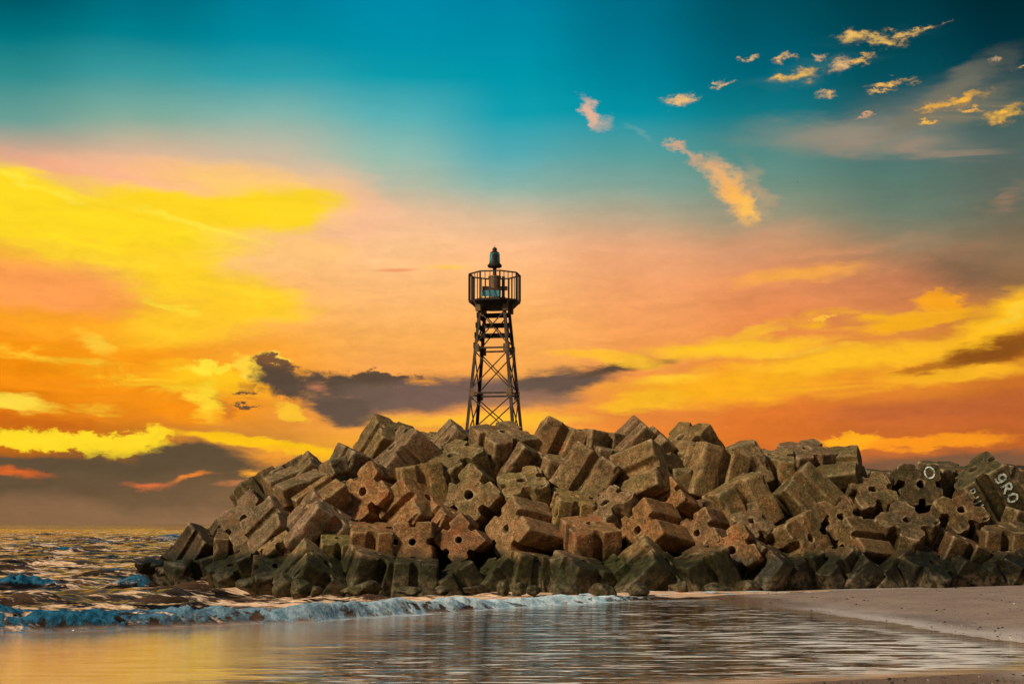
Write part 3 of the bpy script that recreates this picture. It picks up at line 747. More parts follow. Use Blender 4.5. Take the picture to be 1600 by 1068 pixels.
# ------------------------------------------------------------------ boulders at the foot
def boulder(px, py, w, h, label, tint, seed, dY=0.0, zoff=.0):
    r_ = random.Random(seed)
    Y = CAMH * FPX / (py - 818.0) + dY
    bm = bmesh.new()
    W_, H_ = w * Y / FPX / 2, h * Y / FPX / 2
    for _ in range(16):
        d = Vector((r_.gauss(0, 1), r_.gauss(0, 1), r_.gauss(0, 1))).normalized() * r_.uniform(.85, 1.12)
        bm.verts.new((d.x * W_, d.y * W_ * .8, d.z * H_ * 1.25))
    bmesh.ops.convex_hull(bm, input=bm.verts[:])
    for v in [v for v in bm.verts if not v.link_faces]: bm.verts.remove(v)
    bmesh.ops.bevel(bm, geom=bm.edges[:] + bm.verts[:], offset=min(W_, H_) * .14, segments=2, affect='EDGES', clamp_overlap=True)
    bmesh.ops.triangulate(bm, faces=bm.faces[:])
    for _ in range(2):
        bmesh.ops.subdivide_edges(bm, edges=[e for e in bm.edges if e.calc_length() > .12], cuts=1, use_grid_fill=True)
        bmesh.ops.triangulate(bm, faces=bm.faces[:])
    off = Vector((r_.uniform(-30, 30), r_.uniform(-30, 30), 0))
    for v in bm.verts: v.co += v.co.normalized() * (.07 * mnoise.noise(v.co * 2.5 + off) + .03 * mnoise.noise(v.co * 8 + off))
    me = bpy.data.meshes.new('boulder'); bm.to_mesh(me); bm.free(); me.materials.append(M_rock)
    me.polygons.foreach_set('use_smooth', [True] * len(me.polygons))
    o = bpy.data.objects.new('boulder', me); COL.objects.link(o)
    p = at(px, py, Y); o.location = (p.x, Y, max(.0, p.z) + H_ * .35 + zoff); o.color = (*tint, 1)
    o.rotation_euler = (r_.uniform(-.2, .2), r_.uniform(-.2, .2), r_.uniform(0, 6))
    return tag(o, label, 'boulder', 'boulders along the foot of the breakwater')
TN = (1.7, 1.6, 1.5)
boulder(240, 895, 60, 26, 'black low boulder furthest out at the left tip', (.35, .35, .35), 1, dY=-10, zoff=.15)
boulder(222, 891, 30, 14, 'small black rock tip awash left of the furthest low boulder', (.35, .35, .35), 31, dY=-15, zoff=.15)
boulder(262, 900, 40, 18, 'small black wedge shaped rock between the two left tip boulders', (.4, .4, .38), 32, dY=-7, zoff=.1)
boulder(335, 908, 60, 22, 'long black rock awash in front of the flat left tip block', (.4, .38, .34), 33, dY=-2)
boulder(282, 898, 64, 44, 'black wet boulder under the pointed left tip block', (.4, .4, .4), 2, dY=-9)
boulder(444, 922, 40, 34, 'tall pale boulder at the waterline left of the weedy diamond block', TN, 3)
boulder(470, 926, 44, 34, 'pale split boulder in front of the weedy diamond block', TN, 4)
boulder(494, 927, 30, 18, 'small low pale boulder right of the split one', TN, 5)
boulder(388, 918, 50, 28, 'brown boulder at the waterline below the left slope', (1, .9, .75), 6)
boulder(566, 923, 66, 22, 'long flat pale boulder below the brown upright block', TN, 7)
boulder(640, 924, 60, 12, 'low crusted boulder awash under the square weedy block', (1.2, 1.2, 1.1), 8)
boulder(695, 925, 42, 14, 'grey low boulder under the cross shaped end', (1.4, 1.4, 1.3), 9)
boulder(738, 922, 44, 12, 'flat greenish boulder awash in the lower middle left', (1.2, 1.3, 1.0), 10)
boulder(786, 924, 26, 26, 'small upright pale boulder, left one of a pair in the lower middle', TN, 11)
boulder(812, 924, 28, 26, 'small upright pale boulder, right one of a pair in the lower middle', TN, 12)
boulder(834, 925, 26, 14, 'tiny grey boulder right of the pale pair', (1.2, 1.2, 1.1), 13)
boulder(884, 927, 58, 24, 'wide crusted boulder below the upright holed block', (1.3, 1.2, 1.0), 14)
boulder(944, 928, 52, 24, 'crusted boulder just left of the weedy diamond block near the foam end', (1.4, 1.3, 1.1), 15)
boulder(1000, 927, 50, 22, 'brown crusted boulder below the weedy diamond block', (1.2, 1.0, .8), 16)
boulder(1060, 924, 46, 20, 'brown boulder where the water meets the dark brown block', (1.2, 1.0, .8), 17)
boulder(1120, 922, 56, 20, 'dark boulder at the inner corner of the pool', (.9, .8, .7), 18)
boulder(1172, 920, 50, 20, 'brown low boulder at the tip of the sand bar', (.9, .8, .7), 19)
boulder(1216, 918, 52, 30, 'mossy peaked boulder on the sand below the bluish tipped block', (.9, 1.0, .7), 20)
boulder(1290, 915, 84, 28, 'long dark ridged boulder tapering right onto the sand', (.5, .5, .45), 21)
boulder(1372, 913, 60, 20, 'dark low boulder on the sand below the pitted diamond block', (.5, .5, .45), 22)
boulder(1460, 911, 64, 20, 'dark low boulder on the sand below the leaning two panel block', (.5, .5, .45), 23)
boulder(1552, 910, 66, 22, 'dark rounded boulder on the sand near the right edge', (.5, .5, .45), 24)

# rubble core that the blocks are heaped on, added to block light through the gaps
def added_core():
    xs = np.linspace(-24, 34, 90); ys = np.linspace(48, 75, 50)
    V = []
    for y in ys:
        for x in xs:
            px = 800 + x * FPX / 52
            top = interp(px, [180, 260, 330, 420, 480, 560, 620, 880, 1100, 1200, 1300, 1600, 2200], [-1, -.5, .6, 2.0, 2.8, 3.8, 4.3, 4.3, 3.9, 3.4, 3.0, 2.7, 2.7])
            yb = ybase(px) + 1.6
            f = min(1, max(-.3, (y - yb) / 5.5)); g = min(1, max(-.3, (72 - y) / 7))
            z = min(f, g) * (top + .6) - .6 + .35 * mnoise.noise(Vector((x * .7, y * .7, 0)))
            V.append((x, y, z))
    n = len(xs); F = [(j * n + i, j * n + i + 1, (j + 1) * n + i + 1, (j + 1) * n + i) for j in range(len(ys) - 1) for i in range(n - 1)]
    o = mesh_obj('rubble_ground', V, F, M_rock, smooth=True); o.color = (.5, .5, .5, 1)
    tag(o, kind='structure')
added_core()

# ------------------------------------------------------------------ painted marks on two of the blocks
M_white, t, b = newmat('white_paint')
t.put(b.inputs['Base Color'], t.ramp(t.noise(t.node('ShaderNodeTexCoord').outputs['Object'], 9, 5, .7), [(.36, lin((62, 66, 54))), (.44, lin((150, 170, 160))), (.55, lin((215, 226, 220)))]))
b.inputs['Roughness'].default_value = .6
def paint(o, face, strokes, width, name='painted_letters'):
    """ribbons laid on the real surface of block o; face: (normal, across, along) in its own axes"""
    from mathutils.bvhtree import BVHTree
    me = o.data
    bvh = BVHTree.FromPolygons([v.co.copy() for v in me.vertices], [tuple(p.vertices) for p in me.polygons])
    nrm, ac, al = (Vector(q) for q in face)
    mb = MB(); r_ = random.Random(5)
    for st in strokes:
        pts = []
        for (a, c), (a2, c2) in zip(st[:-1], st[1:]):
            k = max(1, int(math.hypot(a2 - a, c2 - c) / .03))
            pts += [(a + (a2 - a) * i / k, c + (c2 - c) * i / k) for i in range(k)]
        pts.append(st[-1])
        L, Rr = [], []
        for i, p in enumerate(pts):
            q0, q1 = pts[max(0, i - 1)], pts[min(len(pts) - 1, i + 1)]
            dx_, dy_ = q1[0] - q0[0], q1[1] - q0[1]; n_ = math.hypot(dx_, dy_) or 1
            w = width * r_.uniform(.8, 1.15) / 2
            for sgn, lst in ((1, L), (-1, Rr)):
                a, c = p[0] - dy_ / n_ * w * sgn, p[1] + dx_ / n_ * w * sgn
                org = ac * a + al * c + nrm * 3
                hit = bvh.ray_cast(org, -nrm)
                lst.append((hit[0] if hit[0] is not None else ac * a + al * c + nrm) + nrm * .016)
        k = len(mb.v); mb.v += [tuple(q) for q in L] + [tuple(q) for q in Rr]; n = len(L)
        mb.f += [(k + i, k + i + 1, k + n + i + 1, k + n + i) for i in range(n - 1)]
    c = mb.build(name, M_white, o)
    return c
def arc(cx, cy, rx, ry, a0, a1, n=14):
    return [(cx + rx * math.cos(R(a0 + (a1 - a0) * i / n)), cy + ry * math.sin(R(a0 + (a1 - a0) * i / n))) for i in range(n + 1)]
def best_face(o):
    m = o.rotation_euler.to_matrix(); want = (Vector((0, 0, CAMH)) - o.location).normalized()
    return max([Vector((1, 0, 0)), Vector((-1, 0, 0)), Vector((0, 1, 0)), Vector((0, -1, 0))], key=lambda d: (m @ d).dot(want))
fn = best_face(paint_block)
_m = paint_block.rotation_euler.to_matrix()
_ac = fn.cross(Vector((0, 0, 1)));
if (_m @ _ac).x < 0: _ac = -_ac
_al = Vector((0, 0, 1))
# letters are drawn with x to the right of the panel (their own upward side) and run down the block
def word(letters, px_, top, step, size):
    out = []
    for i, L_ in enumerate(letters):
        for st in L_:
            # letter space: (x along reading direction 0..1, y up 0..1)
            out.append([(px_ + (y - .5) * size[1], top - i * step - x * size[0]) for x, y in st])
    return out
g_ = [arc(.42, .62, .34, .34, 0, 360), [(.76, .9), (.80, .3), (.72, .02), (.4, -.06), (.15, .05)]]
R__ = [[(.1, 0), (.12, 1)], [(.12, 1), (.6, .98), (.78, .78), (.6, .55), (.12, .5)], [(.35, .5), (.9, 0)]]
O_ = [arc(.5, .5, .42, .48, 0, 360)]
P__ = [[(.1, 0), (.1, 1)], [(.1, 1), (.6, .95), (.7, .72), (.55, .5), (.1, .48)]]
U_ = [[(.1, 1), (.1, .2), (.4, 0), (.75, .15), (.8, 1)]]
L__ = [[(.1, 1), (.12, .1), (.8, .05)]]
Y_ = [[(.05, 1), (.4, .55)], [(.8, 1), (.4, .5), (.35, 0)]]
wd1 = word([g_, R__, O_], .56, .66, .40, (.32, .36))
paint(paint_block, (fn, _ac, _al), wd1, .075)
wd2 = word([P__, U_, L__, Y_], -.56, .72, .34, (.24, .30))
paint(paint_block, (fn, _ac, _al), wd2, .05)
_mr = ring_block.rotation_euler.to_matrix()
paint(ring_block, ((0, 0, 1), (1, 0, 0), (0, 1, 0)), [arc(.42, .50, .21, .25, 0, 350)], .06, 'painted_ring')

# ------------------------------------------------------------------ beach and sea
SH = [(-40, 21), (-16, 28.2), (-11, 30.6), (-8, 32.3), (-4.7, 34.8), (-1.5, 38.0), (1.0, 41.0), (3.1, 43.0), (6.3, 44.2), (9, 47), (14, 50), (60, 52)]
SHX, SHY = [p[0] for p in SH], [p[1] for p in SH]
def fbm(x, y, seed, octs=4, lac=2.0, gain=.5):
    """value noise on numpy arrays"""
    rs = np.random.RandomState(seed); T = rs.rand(256, 256)
    out = 0; amp = 1.0; tot = 0
    for _ in range(octs):
        xi, yi = np.floor(x), np.floor(y); fx, fy = x - xi, y - yi
        fx = fx * fx * (3 - 2 * fx); fy = fy * fy * (3 - 2 * fy)
        a = xi.astype(int) & 255; b_ = yi.astype(int) & 255; a2 = (a + 1) & 255; b2 = (b_ + 1) & 255
        v = T[a, b_] * (1 - fx) * (1 - fy) + T[a2, b_] * fx * (1 - fy) + T[a, b2] * (1 - fx) * fy + T[a2, b2] * fx * fy
        out = out + v * amp; tot += amp; amp *= gain; x = x * lac + 17.3; y = y * lac + 5.1
    return out / tot
def sstep(a, b_, x):
    t_ = np.clip((x - a) / (b_ - a), 0, 1); return t_ * t_ * (3 - 2 * t_)
# signed distance into the dry bar (positive = sand)
BAR = [(60, 110), (20, 56), (10.5, 50.5), (7.2, 47.6), (5.7, 45.4), (6.2, 43.4), (7.7, 38.9), (8.5, 35.2), (9.1, 31.8), (9.8, 28.8), (10.2, 26.6), (9.9, 24.8), (8.2, 22.9), (5.4, 21.6), (2.6, 20.5), (-3, 18.5), (-20, 14)]
def bar_dist(X, Y):
    best = np.full(X.shape, 1e9); sign = np.ones(X.shape)
    for (x0, y0), (x1, y1) in zip(BAR[:-1], BAR[1:]):
        ex, ey = x1 - x0, y1 - y0; L2 = ex * ex + ey * ey
        t_ = np.clip(((X - x0) * ex + (Y - y0) * ey) / L2, 0, 1)
        px_, py_ = x0 + ex * t_ - X, y0 + ey * t_ - Y
        d = np.hypot(px_, py_)
        cr = ex * (Y - y0) - ey * (X - x0)
        m = d < best; best = np.where(m, d, best); sign = np.where(m, np.where(cr > 0, 1, -1), sign)
    return best * sign
def sand_z(X, Y):
    d = bar_dist(X, Y)
    d = d + (fbm(X * .5, Y * .5, 3, 3) - .5) * .9
    up = np.clip(d, 0, None)
    z = np.where(d > 0, .006 + .012 * np.minimum(up, 1.2) + .050 * np.clip(up - 1.2, 0, 4) + .012 * np.clip(up - 5.2, 0, 12), np.clip(d * .05, -.5, 0))
    z += (fbm(X * .8, Y * .8, 4, 4) - .5) * .05 * sstep(.5, 4, d)
    return z
def grid_mesh(name, X, Y, Z, mat, attrs={}):
    ny, nx = X.shape
    me = bpy.data.meshes.new(name)
    co = np.stack([X, Y, Z], -1).reshape(-1, 3).astype(np.float32)
    i = np.arange(nx - 1)[None, :] + (np.arange(ny - 1) * nx)[:, None]
    q = np.stack([i, i + 1, i + nx + 1, i + nx], -1).reshape(-1).astype(np.int32)
    me.vertices.add(len(co)); me.vertices.foreach_set('co', co.ravel())
    nf = len(q) // 4
    me.loops.add(len(q)); me.loops.foreach_set('vertex_index', q)
    me.polygons.add(nf); me.polygons.foreach_set('loop_start', np.arange(nf, dtype=np.int32) * 4)
    me.polygons.foreach_set('use_smooth', np.ones(nf, bool))
    me.update(calc_edges=True)
    for k, v in attrs.items():
        a = me.attributes.new(k, 'FLOAT', 'POINT'); a.data.foreach_set('value', v.astype(np.float32).ravel())
    me.materials.append(mat)
    o = bpy.data.objects.new(name, me); COL.objects.link(o)
    return o

# sand
M_sand, t, b = newmat('beach_sand')
g = t.node('ShaderNodeNewGeometry').outputs['Position']; gx, gy, gz = t.sep(g)
n1 = t.noise(g, .8, 5, .6); n2 = t.noise(g, 45, 3, .7); n3 = t.noise(g, 6, 5, .6)
rimn = t.node('ShaderNodeAttribute'); rimn.attribute_name = 'rim'; rim = rimn.outputs['Fac']
wet = t.rng(t.math('ADD', gz, t.math('MULTIPLY', t.math('SUBTRACT', n1, .5), .02)), .075, .02, 0, 1, 'SMOOTHSTEP')
dry = t.mix(t.rng(n1, .35, .65), lin((140, 120, 108)), lin((160, 138, 124)))
dry = t.mix(t.rng(n2, .48, .64, 0, .75), dry, lin((80, 64, 54)))
dry = t.mix(t.rng(n3, .52, .7, 0, .35), dry, lin((186, 166, 152)))
t.put(b.inputs['Base Color'], t.mix(t.math('MULTIPLY', rim, t.rng(n1, .3, .6, .75, 1)), t.mix(wet, dry, lin((128, 100, 84))), lin((246, 232, 224))))
t.put(b.inputs['Roughness'], t.rng(wet, 0, 1, .85, .14))
t.put(b.inputs['IOR'], t.rng(wet, 0, 1, 1.35, 2.0))
t.put(b.inputs['Normal'], bump(t, t.math('ADD', t.math('MULTIPLY', n3, .6), t.math('MULTIPLY', n2, .4)), .8, .03))
ys = np.concatenate([[-600, -100, -20, 5, 14], np.linspace(17, 55, 300), [60, 70, 90, 150, 400, 1500]])
xs = np.concatenate([[-900, -200, -60, -30], np.linspace(-20, 30, 320), [40, 60, 120, 400, 1500]])
X, Y = np.meshgrid(xs, ys)
Zs = sand_z(X, Y)
Zs = np.where((Y > 60) & (X < 9), -1.0, Zs)
Zs = np.where(Y > 400, -1.5, Zs)
bdS = bar_dist(X, Y) + (fbm(X * .6, Y * .6, 97, 3) - .5) * .8
rim = np.exp(-((bdS - .35) / 1.0) ** 2) * sstep(6.8, 9.0, X) * .95  # bright wet sheen along the bar edge, painted as a pale band
sand = grid_mesh('sand', X, Y, Zs, M_sand, {'rim': rim}); tag(sand, kind='structure')

# water: one sheet from the thin film on the flat beach out to the horizon
rows = list(np.arange(16.5, 47.5, .085))
while rows[-1] < 900: rows.append(rows[-1] * 1.0048)
while rows[-1] < 8500: rows.append(rows[-1] * 1.03)
rows = np.array(rows); th = np.tan(np.radians(np.linspace(-31, 31, 760)))
Y = np.repeat(rows[:, None], len(th), 1); X = Y * th[None, :]
ysh = np.interp(X, SHX, SHY)
ysh = ysh + (fbm(X * .45, X * 0 + 3, 11, 4) - .5) * .9
dsea = Y - ysh
rs = np.random.RandomState(8)
sp = np.maximum(Y * .0048, .085) ; spx = Y * (th[1] - th[0])
H = np.zeros_like(X)
wx = (fbm(X * .05, Y * .05, 31, 2) - .5) * 6; wy = (fbm(X * .05, Y * .05, 32, 2) - .5) * 6
for k in range(34):
    lam = 1.1 * (14 / 1.1) ** (k / 33.0)
    ang = R(rs.uniform(-38, 38)) + R(-14); kx, ky = math.sin(ang) * 2 * math.pi / lam, math.cos(ang) * 2 * math.pi / lam
    ph = rs.uniform(0, 6.28); a = .0098 * lam ** .85
    fade = np.clip((lam / np.maximum(sp, .05) - 3) / 4, 0, 1)
    s_ = np.sin(kx * (X + wx) + ky * (Y + wy) + ph)
    H += a * fade * (1 - 2 * np.abs(s_) ** .8 * 1.0 if k % 3 == 0 else s_) 
chop = (fbm(X * 1.1, Y * 1.8, 41, 4) - .5)
deep = sstep(.5, 16, dsea)
H = H * (.07 + .93 * deep) + chop * .16 * sstep(.3, 6, dsea)
H *= sstep(-.1, 1.5, dsea)
H = np.where(Y > 3000, H * .3, H)
# the breaker that runs up the beach
bw = np.interp(X, [-30, -12, -5, -2, 1, 4, 7], [1.8, 1.7, 1.6, 1.7, 1.8, 1.4, .5]); bh = np.interp(X, [-30, -12, -5, -2, 1, 4, 7, 9], [.52, .50, .44, .26, .20, .07, .02, 0])
u = dsea / bw
prof = np.where(u < .35, sstep(0, .35, u), 1 - sstep(.35, 2.2, u))
l1 = fbm(X * 1.6, Y * 2.2, 51, 5); l2 = fbm(X * 5.5, Y * 6, 52, 4, gain=.6); l3 = fbm(X * .35, X * 0 + 1, 53, 3)
BZ = prof * bh * (.25 + 1.4 * l3) * (.45 + 1.1 * l1) + (l2 - .5) * .13 * prof * np.minimum(1, bh * 4)
foam = np.sqrt(prof) * sstep(-.02, .05, u) * (1 - sstep(1.0, 1.9, u + (l1 - .5) * 1.6))
foam = foam * sstep(.42, .60, l1 * .6 + l2 * .65 + .02 * u)
foam *= np.clip(bh * 5, .0, 1)
H = H + BZ
# swash edge lines and torn lace behind the breaker, the lace also painting pale reflections
sw = np.exp(-((dsea + .02) / .07) ** 2) * sstep(.35, .6, fbm(X * .8, Y * 0 + 2, 61, 3) + .12)
sw2 = np.exp(-((dsea + .75 + (fbm(X * .3, X * 0 + 7, 62, 3) - .5) * 1.2) / .05) ** 2) * sstep(.45, .6, fbm(X * .5, Y * 0 + 9, 63, 3) + .05) * sstep(-2, 2, X) * .9
lace_and_reflections = sstep(.50, .64, fbm(X * 1.2 + Y * .3, Y * 2.6, 71, 5, gain=.6)) * (1 - sstep(3, 11, dsea)) * sstep(.6, 1.4, dsea) * sstep(-10, -2, X + 4) * .95
cap = sstep(.17, .30, H + (fbm(X * 1.5, Y * 2.5, 81, 4) - .5) * .3) * deep * sstep(.50, .68, fbm(X * .16, Y * .10, 82, 3)) * (1 - sstep(180, 420, Y))
# the bigger broken wave out on the left
wc_ = np.exp(-(((X + 18.5) / 2.4) ** 2 + ((Y - 53.5 - .2 * (X + 18)) / .7) ** 2))
H += wc_ * .50 * (.6 + .8 * l1) + wc_ * (l2 - .4) * .55
wc2 = np.exp(-(((X + 15.2) / 1.1) ** 2 + ((Y - 58) / .8) ** 2)); H += wc2 * .45 * (.6 + .8 * l1)
wc3 = np.exp(-(((X + 44) / 5) ** 2 + ((Y - 190) / 5) ** 2)); H += wc3 * 1.0
edge = 0 * np.exp(-((bar_dist(X, Y) + .15) / .32) ** 2) * sstep(6.6, 8.2, X) * sstep(.2, .6, fbm(X * .9, Y * .9, 95, 3)) * .62
wash = sstep(-7.5, -2.5, X) * (1 - sstep(1.5, 4.0, X)) * sstep(-.9, -.3, dsea + (l1 - .5) * .8) * (1 - sstep(1.5, 4.5, dsea))
wash = wash * sstep(.44, .56, fbm(X * 1.5, Y * 3.4, 101, 6, gain=.65))
front = (1 - sstep(-1.0, -.55, -dsea - .0)) * (dsea < 0) * sstep(-1.1 * fbm(X * .5, X * 0 + 4, 103, 3) - .1, 0, dsea) * sstep(.46, .60, fbm(X * 2.0, Y * 3.5, 105, 5, gain=.65)) * .9
foam = np.clip(foam + edge + wash + front + sw + sw2 + lace_and_reflections + cap + sstep(.2, .6, wc_ * (.5 + l2)) + sstep(.3, .7, wc2 * (.5 + l2)) * .8 + .6 * sstep(.4, .8, wc3 * (.5 + l1)), 0, 1)
film = 1 - sstep(-.15, .25, dsea)
glints = (.30 + .70 * (1 - sstep(3, 15, dsea)) + .12 * sstep(60, 400, Y)) * (1 - film) * sstep(.2, 1.2, dsea)  # how densely the painted glints lie on the sea
glints = glints + .10 * (fbm(X * .12, Y * .35, 77, 3) - .5) * 4 * (1 - film)
# pool ripples on the right of the flat, smooth wet sheen on the left
xr = np.interp(Y, [16, 20.5, 24, 27, 31, 36, 42], [-6, -4.2, -3.4, -2.9, -2.6, -1.8, 1.0])
rip = sstep(-1.6, 1.2, X - xr + (fbm(X * .5, Y * 1.2, 91, 4) - .5) * 2.6) * film
H = np.where(dsea < 0, H + .002, H) + film * .004
bd = bar_dist(X, Y)
H = H - sstep(1.5, 4, bd) * .3
dr = sstep(-1.8, .0, bd)
rip = rip * (1 - .75 * sstep(-1.2, -.1, bd))
M_sea, t, b = newmat('sea_water')
A = lambda k: (lambda n: (setattr(n, 'attribute_name', k), n.outputs['Fac'])[1])(t.node('ShaderNodeAttribute'))
aF, aR, aL, aW = A('foam'), A('ripple'), A('film'), A('glints')
g = t.node('ShaderNodeNewGeometry').outputs['Position']; gx, gy, gz = t.sep(g)
f1 = t.noise(g, 3.2, 6, .7); f2 = t.noise(g, 11, 4, .6)
fm = t.rng(t.math('ADD', aF, t.math('MULTIPLY', t.math('SUBTRACT', t.noise(g, 7, 6, .72), .5), 2.0)), .35, .70, 0, 1)
fm = t.math('MULTIPLY', fm, t.math('GREATER_THAN', aF, .03))
fcol = t.mix(t.rng(gx, -9, 0), lin((52, 118, 150)), lin((222, 234, 238)))  # blue shade and sky reflection put into the foam colour, most at left
fcol = t.mix(t.rng(f1, .38, .62, .85, 0), fcol, t.mix(t.rng(gx, -9, 2), lin((8, 44, 70)), lin((120, 172, 194))))
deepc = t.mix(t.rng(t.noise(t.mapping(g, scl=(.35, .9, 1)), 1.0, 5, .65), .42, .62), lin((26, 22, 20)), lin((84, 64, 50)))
wcol = t.mix(aL, deepc, t.mix(aR, t.mix(t.rng(t.noise(t.mapping(g, scl=(.7, 3.5, 1)), 1.0, 5, .65), .40, .62), lin((240, 210, 176)), lin((178, 134, 100))), lin((26, 18, 12))))  # film base paled for glare, pool base darkened for dark reflections
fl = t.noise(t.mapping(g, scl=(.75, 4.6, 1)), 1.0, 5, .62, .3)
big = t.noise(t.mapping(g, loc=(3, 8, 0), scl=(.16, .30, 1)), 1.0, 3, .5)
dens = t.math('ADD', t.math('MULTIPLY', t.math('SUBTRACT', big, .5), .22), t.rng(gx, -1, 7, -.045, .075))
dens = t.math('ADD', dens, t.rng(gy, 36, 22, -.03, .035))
fk = t.math('MULTIPLY', t.rng(t.math('ADD', fl, dens), .565, .60), aR)  # glints on the pool, painted as white flecks
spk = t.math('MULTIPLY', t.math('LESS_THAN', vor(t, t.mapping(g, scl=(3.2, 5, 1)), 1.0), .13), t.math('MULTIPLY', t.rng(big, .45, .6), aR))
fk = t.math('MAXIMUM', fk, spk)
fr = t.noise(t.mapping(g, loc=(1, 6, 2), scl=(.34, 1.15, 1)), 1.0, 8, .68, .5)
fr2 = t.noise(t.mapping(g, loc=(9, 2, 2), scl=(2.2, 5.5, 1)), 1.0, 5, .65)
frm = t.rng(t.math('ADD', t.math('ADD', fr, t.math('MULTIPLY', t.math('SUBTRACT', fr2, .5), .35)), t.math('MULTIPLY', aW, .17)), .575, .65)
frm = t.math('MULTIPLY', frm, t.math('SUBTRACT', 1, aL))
wcol = t.mix(frm, wcol, t.mix(t.rng(fr2, .35, .65), lin((206, 158, 118)), lin((255, 222, 190))))  # sea glints painted into the base colour as cream flecks
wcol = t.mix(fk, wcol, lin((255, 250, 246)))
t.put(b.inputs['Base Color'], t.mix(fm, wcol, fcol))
rr_ = t.math('SUBTRACT', 1.0, t.math('MULTIPLY', fk, .75))
rgh = t.math('MULTIPLY', t.math('SUBTRACT', 1, aR), aL)
t.put(b.inputs['Roughness'], t.mix(fm, t.mix(rgh, (.05, .05, .05, 1), (.13, .13, .13, 1)), (.75, .75, .75, 1)))
t.put(b.inputs['IOR'], t.math('MAXIMUM', 1.05, t.math('SUBTRACT', t.math('SUBTRACT', t.rng(aL, 0, 1, 1.07, 3.0), t.math('MULTIPLY', aR, 1.60)), t.math('MULTIPLY', fk, .3))))
t.put(b.inputs['Coat Weight'], t.math('MULTIPLY', rr_, t.math('MULTIPLY', t.math('MULTIPLY', aL, t.math('SUBTRACT', .85, t.math('MULTIPLY', aR, .74))), t.math('SUBTRACT', 1, fm))))
b.inputs['Coat IOR'].default_value = 2.6; b.inputs['Coat Roughness'].default_value = .03
t.put(b.inputs['Coat Normal'], None)
t.put(b.inputs['Specular Tint'], t.mix(aL, (.62, .46, .48, 1), (1, .97, .95, 1)))
t.put(b.inputs['Specular IOR Level'], t.math('MAXIMUM', t.math('MULTIPLY', aL, .5), t.rng(gy, 50, 130, .45, .12)))
# small scale relief: wind ripples in the pool, chop at sea, fine grain on the film
wv = t.noise(t.mapping(g, scl=(.38, 1.35, 1)), 1.0, 3, .5, .6)
wv2 = t.noise(t.mapping(g, loc=(5, 1, 0), scl=(1.6, 5.5, 1)), 1.0, 2, .5)
hr = t.math('MULTIPLY', t.math('ADD', wv, t.math('MULTIPLY', wv2, .28)), aR)
ch = t.math('MULTIPLY', t.math('ADD', t.noise(t.mapping(g, scl=(1.6, 2.6, 1)), 1.0, 6, .65), t.math('MULTIPLY', f2, .15)), t.math('SUBTRACT', 1, aL))
fg = t.math('MULTIPLY', t.noise(t.mapping(g, scl=(3, 9, 1)), 1.0, 6, .75), rgh)
nb = bump(t, hr, 1.0, .06)
nb = bump(t, ch, 1.0, .045, nb)
nb = bump(t, fg, 1.0, .004, nb)
nb = bump(t, t.math('MULTIPLY', f2, fm), 1.0, .03, nb)
t.put(b.inputs['Normal'], nb); t.put(b.inputs['Coat Normal'], nb)
sea = grid_mesh('sea', X, Y, H, M_sea, {'foam': foam, 'ripple': rip, 'film': film, 'glints': glints}); tag(sea, kind='structure')

# pebbles and shell bits scattered on the beach
def scatter():
    r_ = random.Random(4); mb = MB()
    pts = []
    while len(pts) < 900:
        px_ = r_.uniform(1000, 1700); py_ = r_.uniform(925, 1066)
        Yp = CAMH * FPX / (py_ - 818); xp = (px_ - 800) * Yp / FPX
        z = float(sand_z(np.array([xp]), np.array([Yp]))[0])
        if z < .008: continue
        pts.append((xp, Yp, z, r_.uniform(.006, .016) if r_.random() < .9 else r_.uniform(.02, .035)))
    for x, y, z, s_ in pts:
        prof = [(s_ * .5, 0), (s_, s_ * .3), (s_ * .85, s_ * .7), (s_ * .3, s_ * .95)]
        mb.lathe(prof, (x, y, z - .002), 6)
    M, t, b = newmat('pebble'); oc = t.node('ShaderNodeNewGeometry').outputs['Position']
    t.put(b.inputs['Base Color'], t.ramp(t.noise(oc, 3.0, 1), [(.4, lin((40, 30, 26))), (.55, lin((70, 56, 48))), (.62, lin((200, 190, 180)))], 'CONSTANT'))
    b.inputs['Roughness'].default_value = .7
    o = mb.build('pebbles', M); tag(o, 'dark pebbles and shell bits strewn on the sand', None, None, 'stuff')
scatter()

# ------------------------------------------------------------------ beacon tower
def steel(name, c0, c1, c2, rough=.6):
    m, t, b = newmat(name)
    oc = t.node('ShaderNodeNewGeometry').outputs['Position']
    t.put(b.inputs['Base Color'], t.ramp(t.noise(oc, 3.5, 6, .7), [(.35, lin(c0)), (.5, lin(c1)), (.65, lin(c2))]))
    b.inputs['Roughness'].default_value = rough; b.inputs['Metallic'].default_value = .15
    t.put(b.inputs['Normal'], bump(t, t.noise(oc, 40, 4, .7), .4, .01))
    return m
M_rust = steel('rusty_dark_steel', (22, 17, 14), (40, 30, 24), (78, 54, 38))
M_plate = steel('weathered_gusset', (58, 48, 34), (92, 76, 52), (120, 96, 62))
M_ped = steel('brown_pedestal', (78, 60, 40), (112, 86, 58), (134, 106, 74))
M_teal = steel('teal_paint', (70, 150, 168), (92, 172, 188), (120, 186, 196), .5)
M_black = steel('black_steel', (14, 12, 12), (24, 20, 18), (40, 32, 26))
M_glass, t, b = newmat('lantern_glass'); b.inputs['Base Color'].default_value = lin((70, 150, 165)); b.inputs['Roughness'].default_value = .12; b.inputs['Transmission Weight'].default_value = .25
TY = 56.0; TK = 59.5 / 56.0
tc = at(772.5, 700, TY * TK)
tower = bpy.data.objects.new('beacon_tower', None); COL.objects.link(tower)
ZB = 2.9
tower.location = (tc.x, TY * TK, CAMH - TK * (CAMH - ZB)); tower.scale = (TK,) * 3; tower.rotation_euler = (0, 0, R(-10.5))
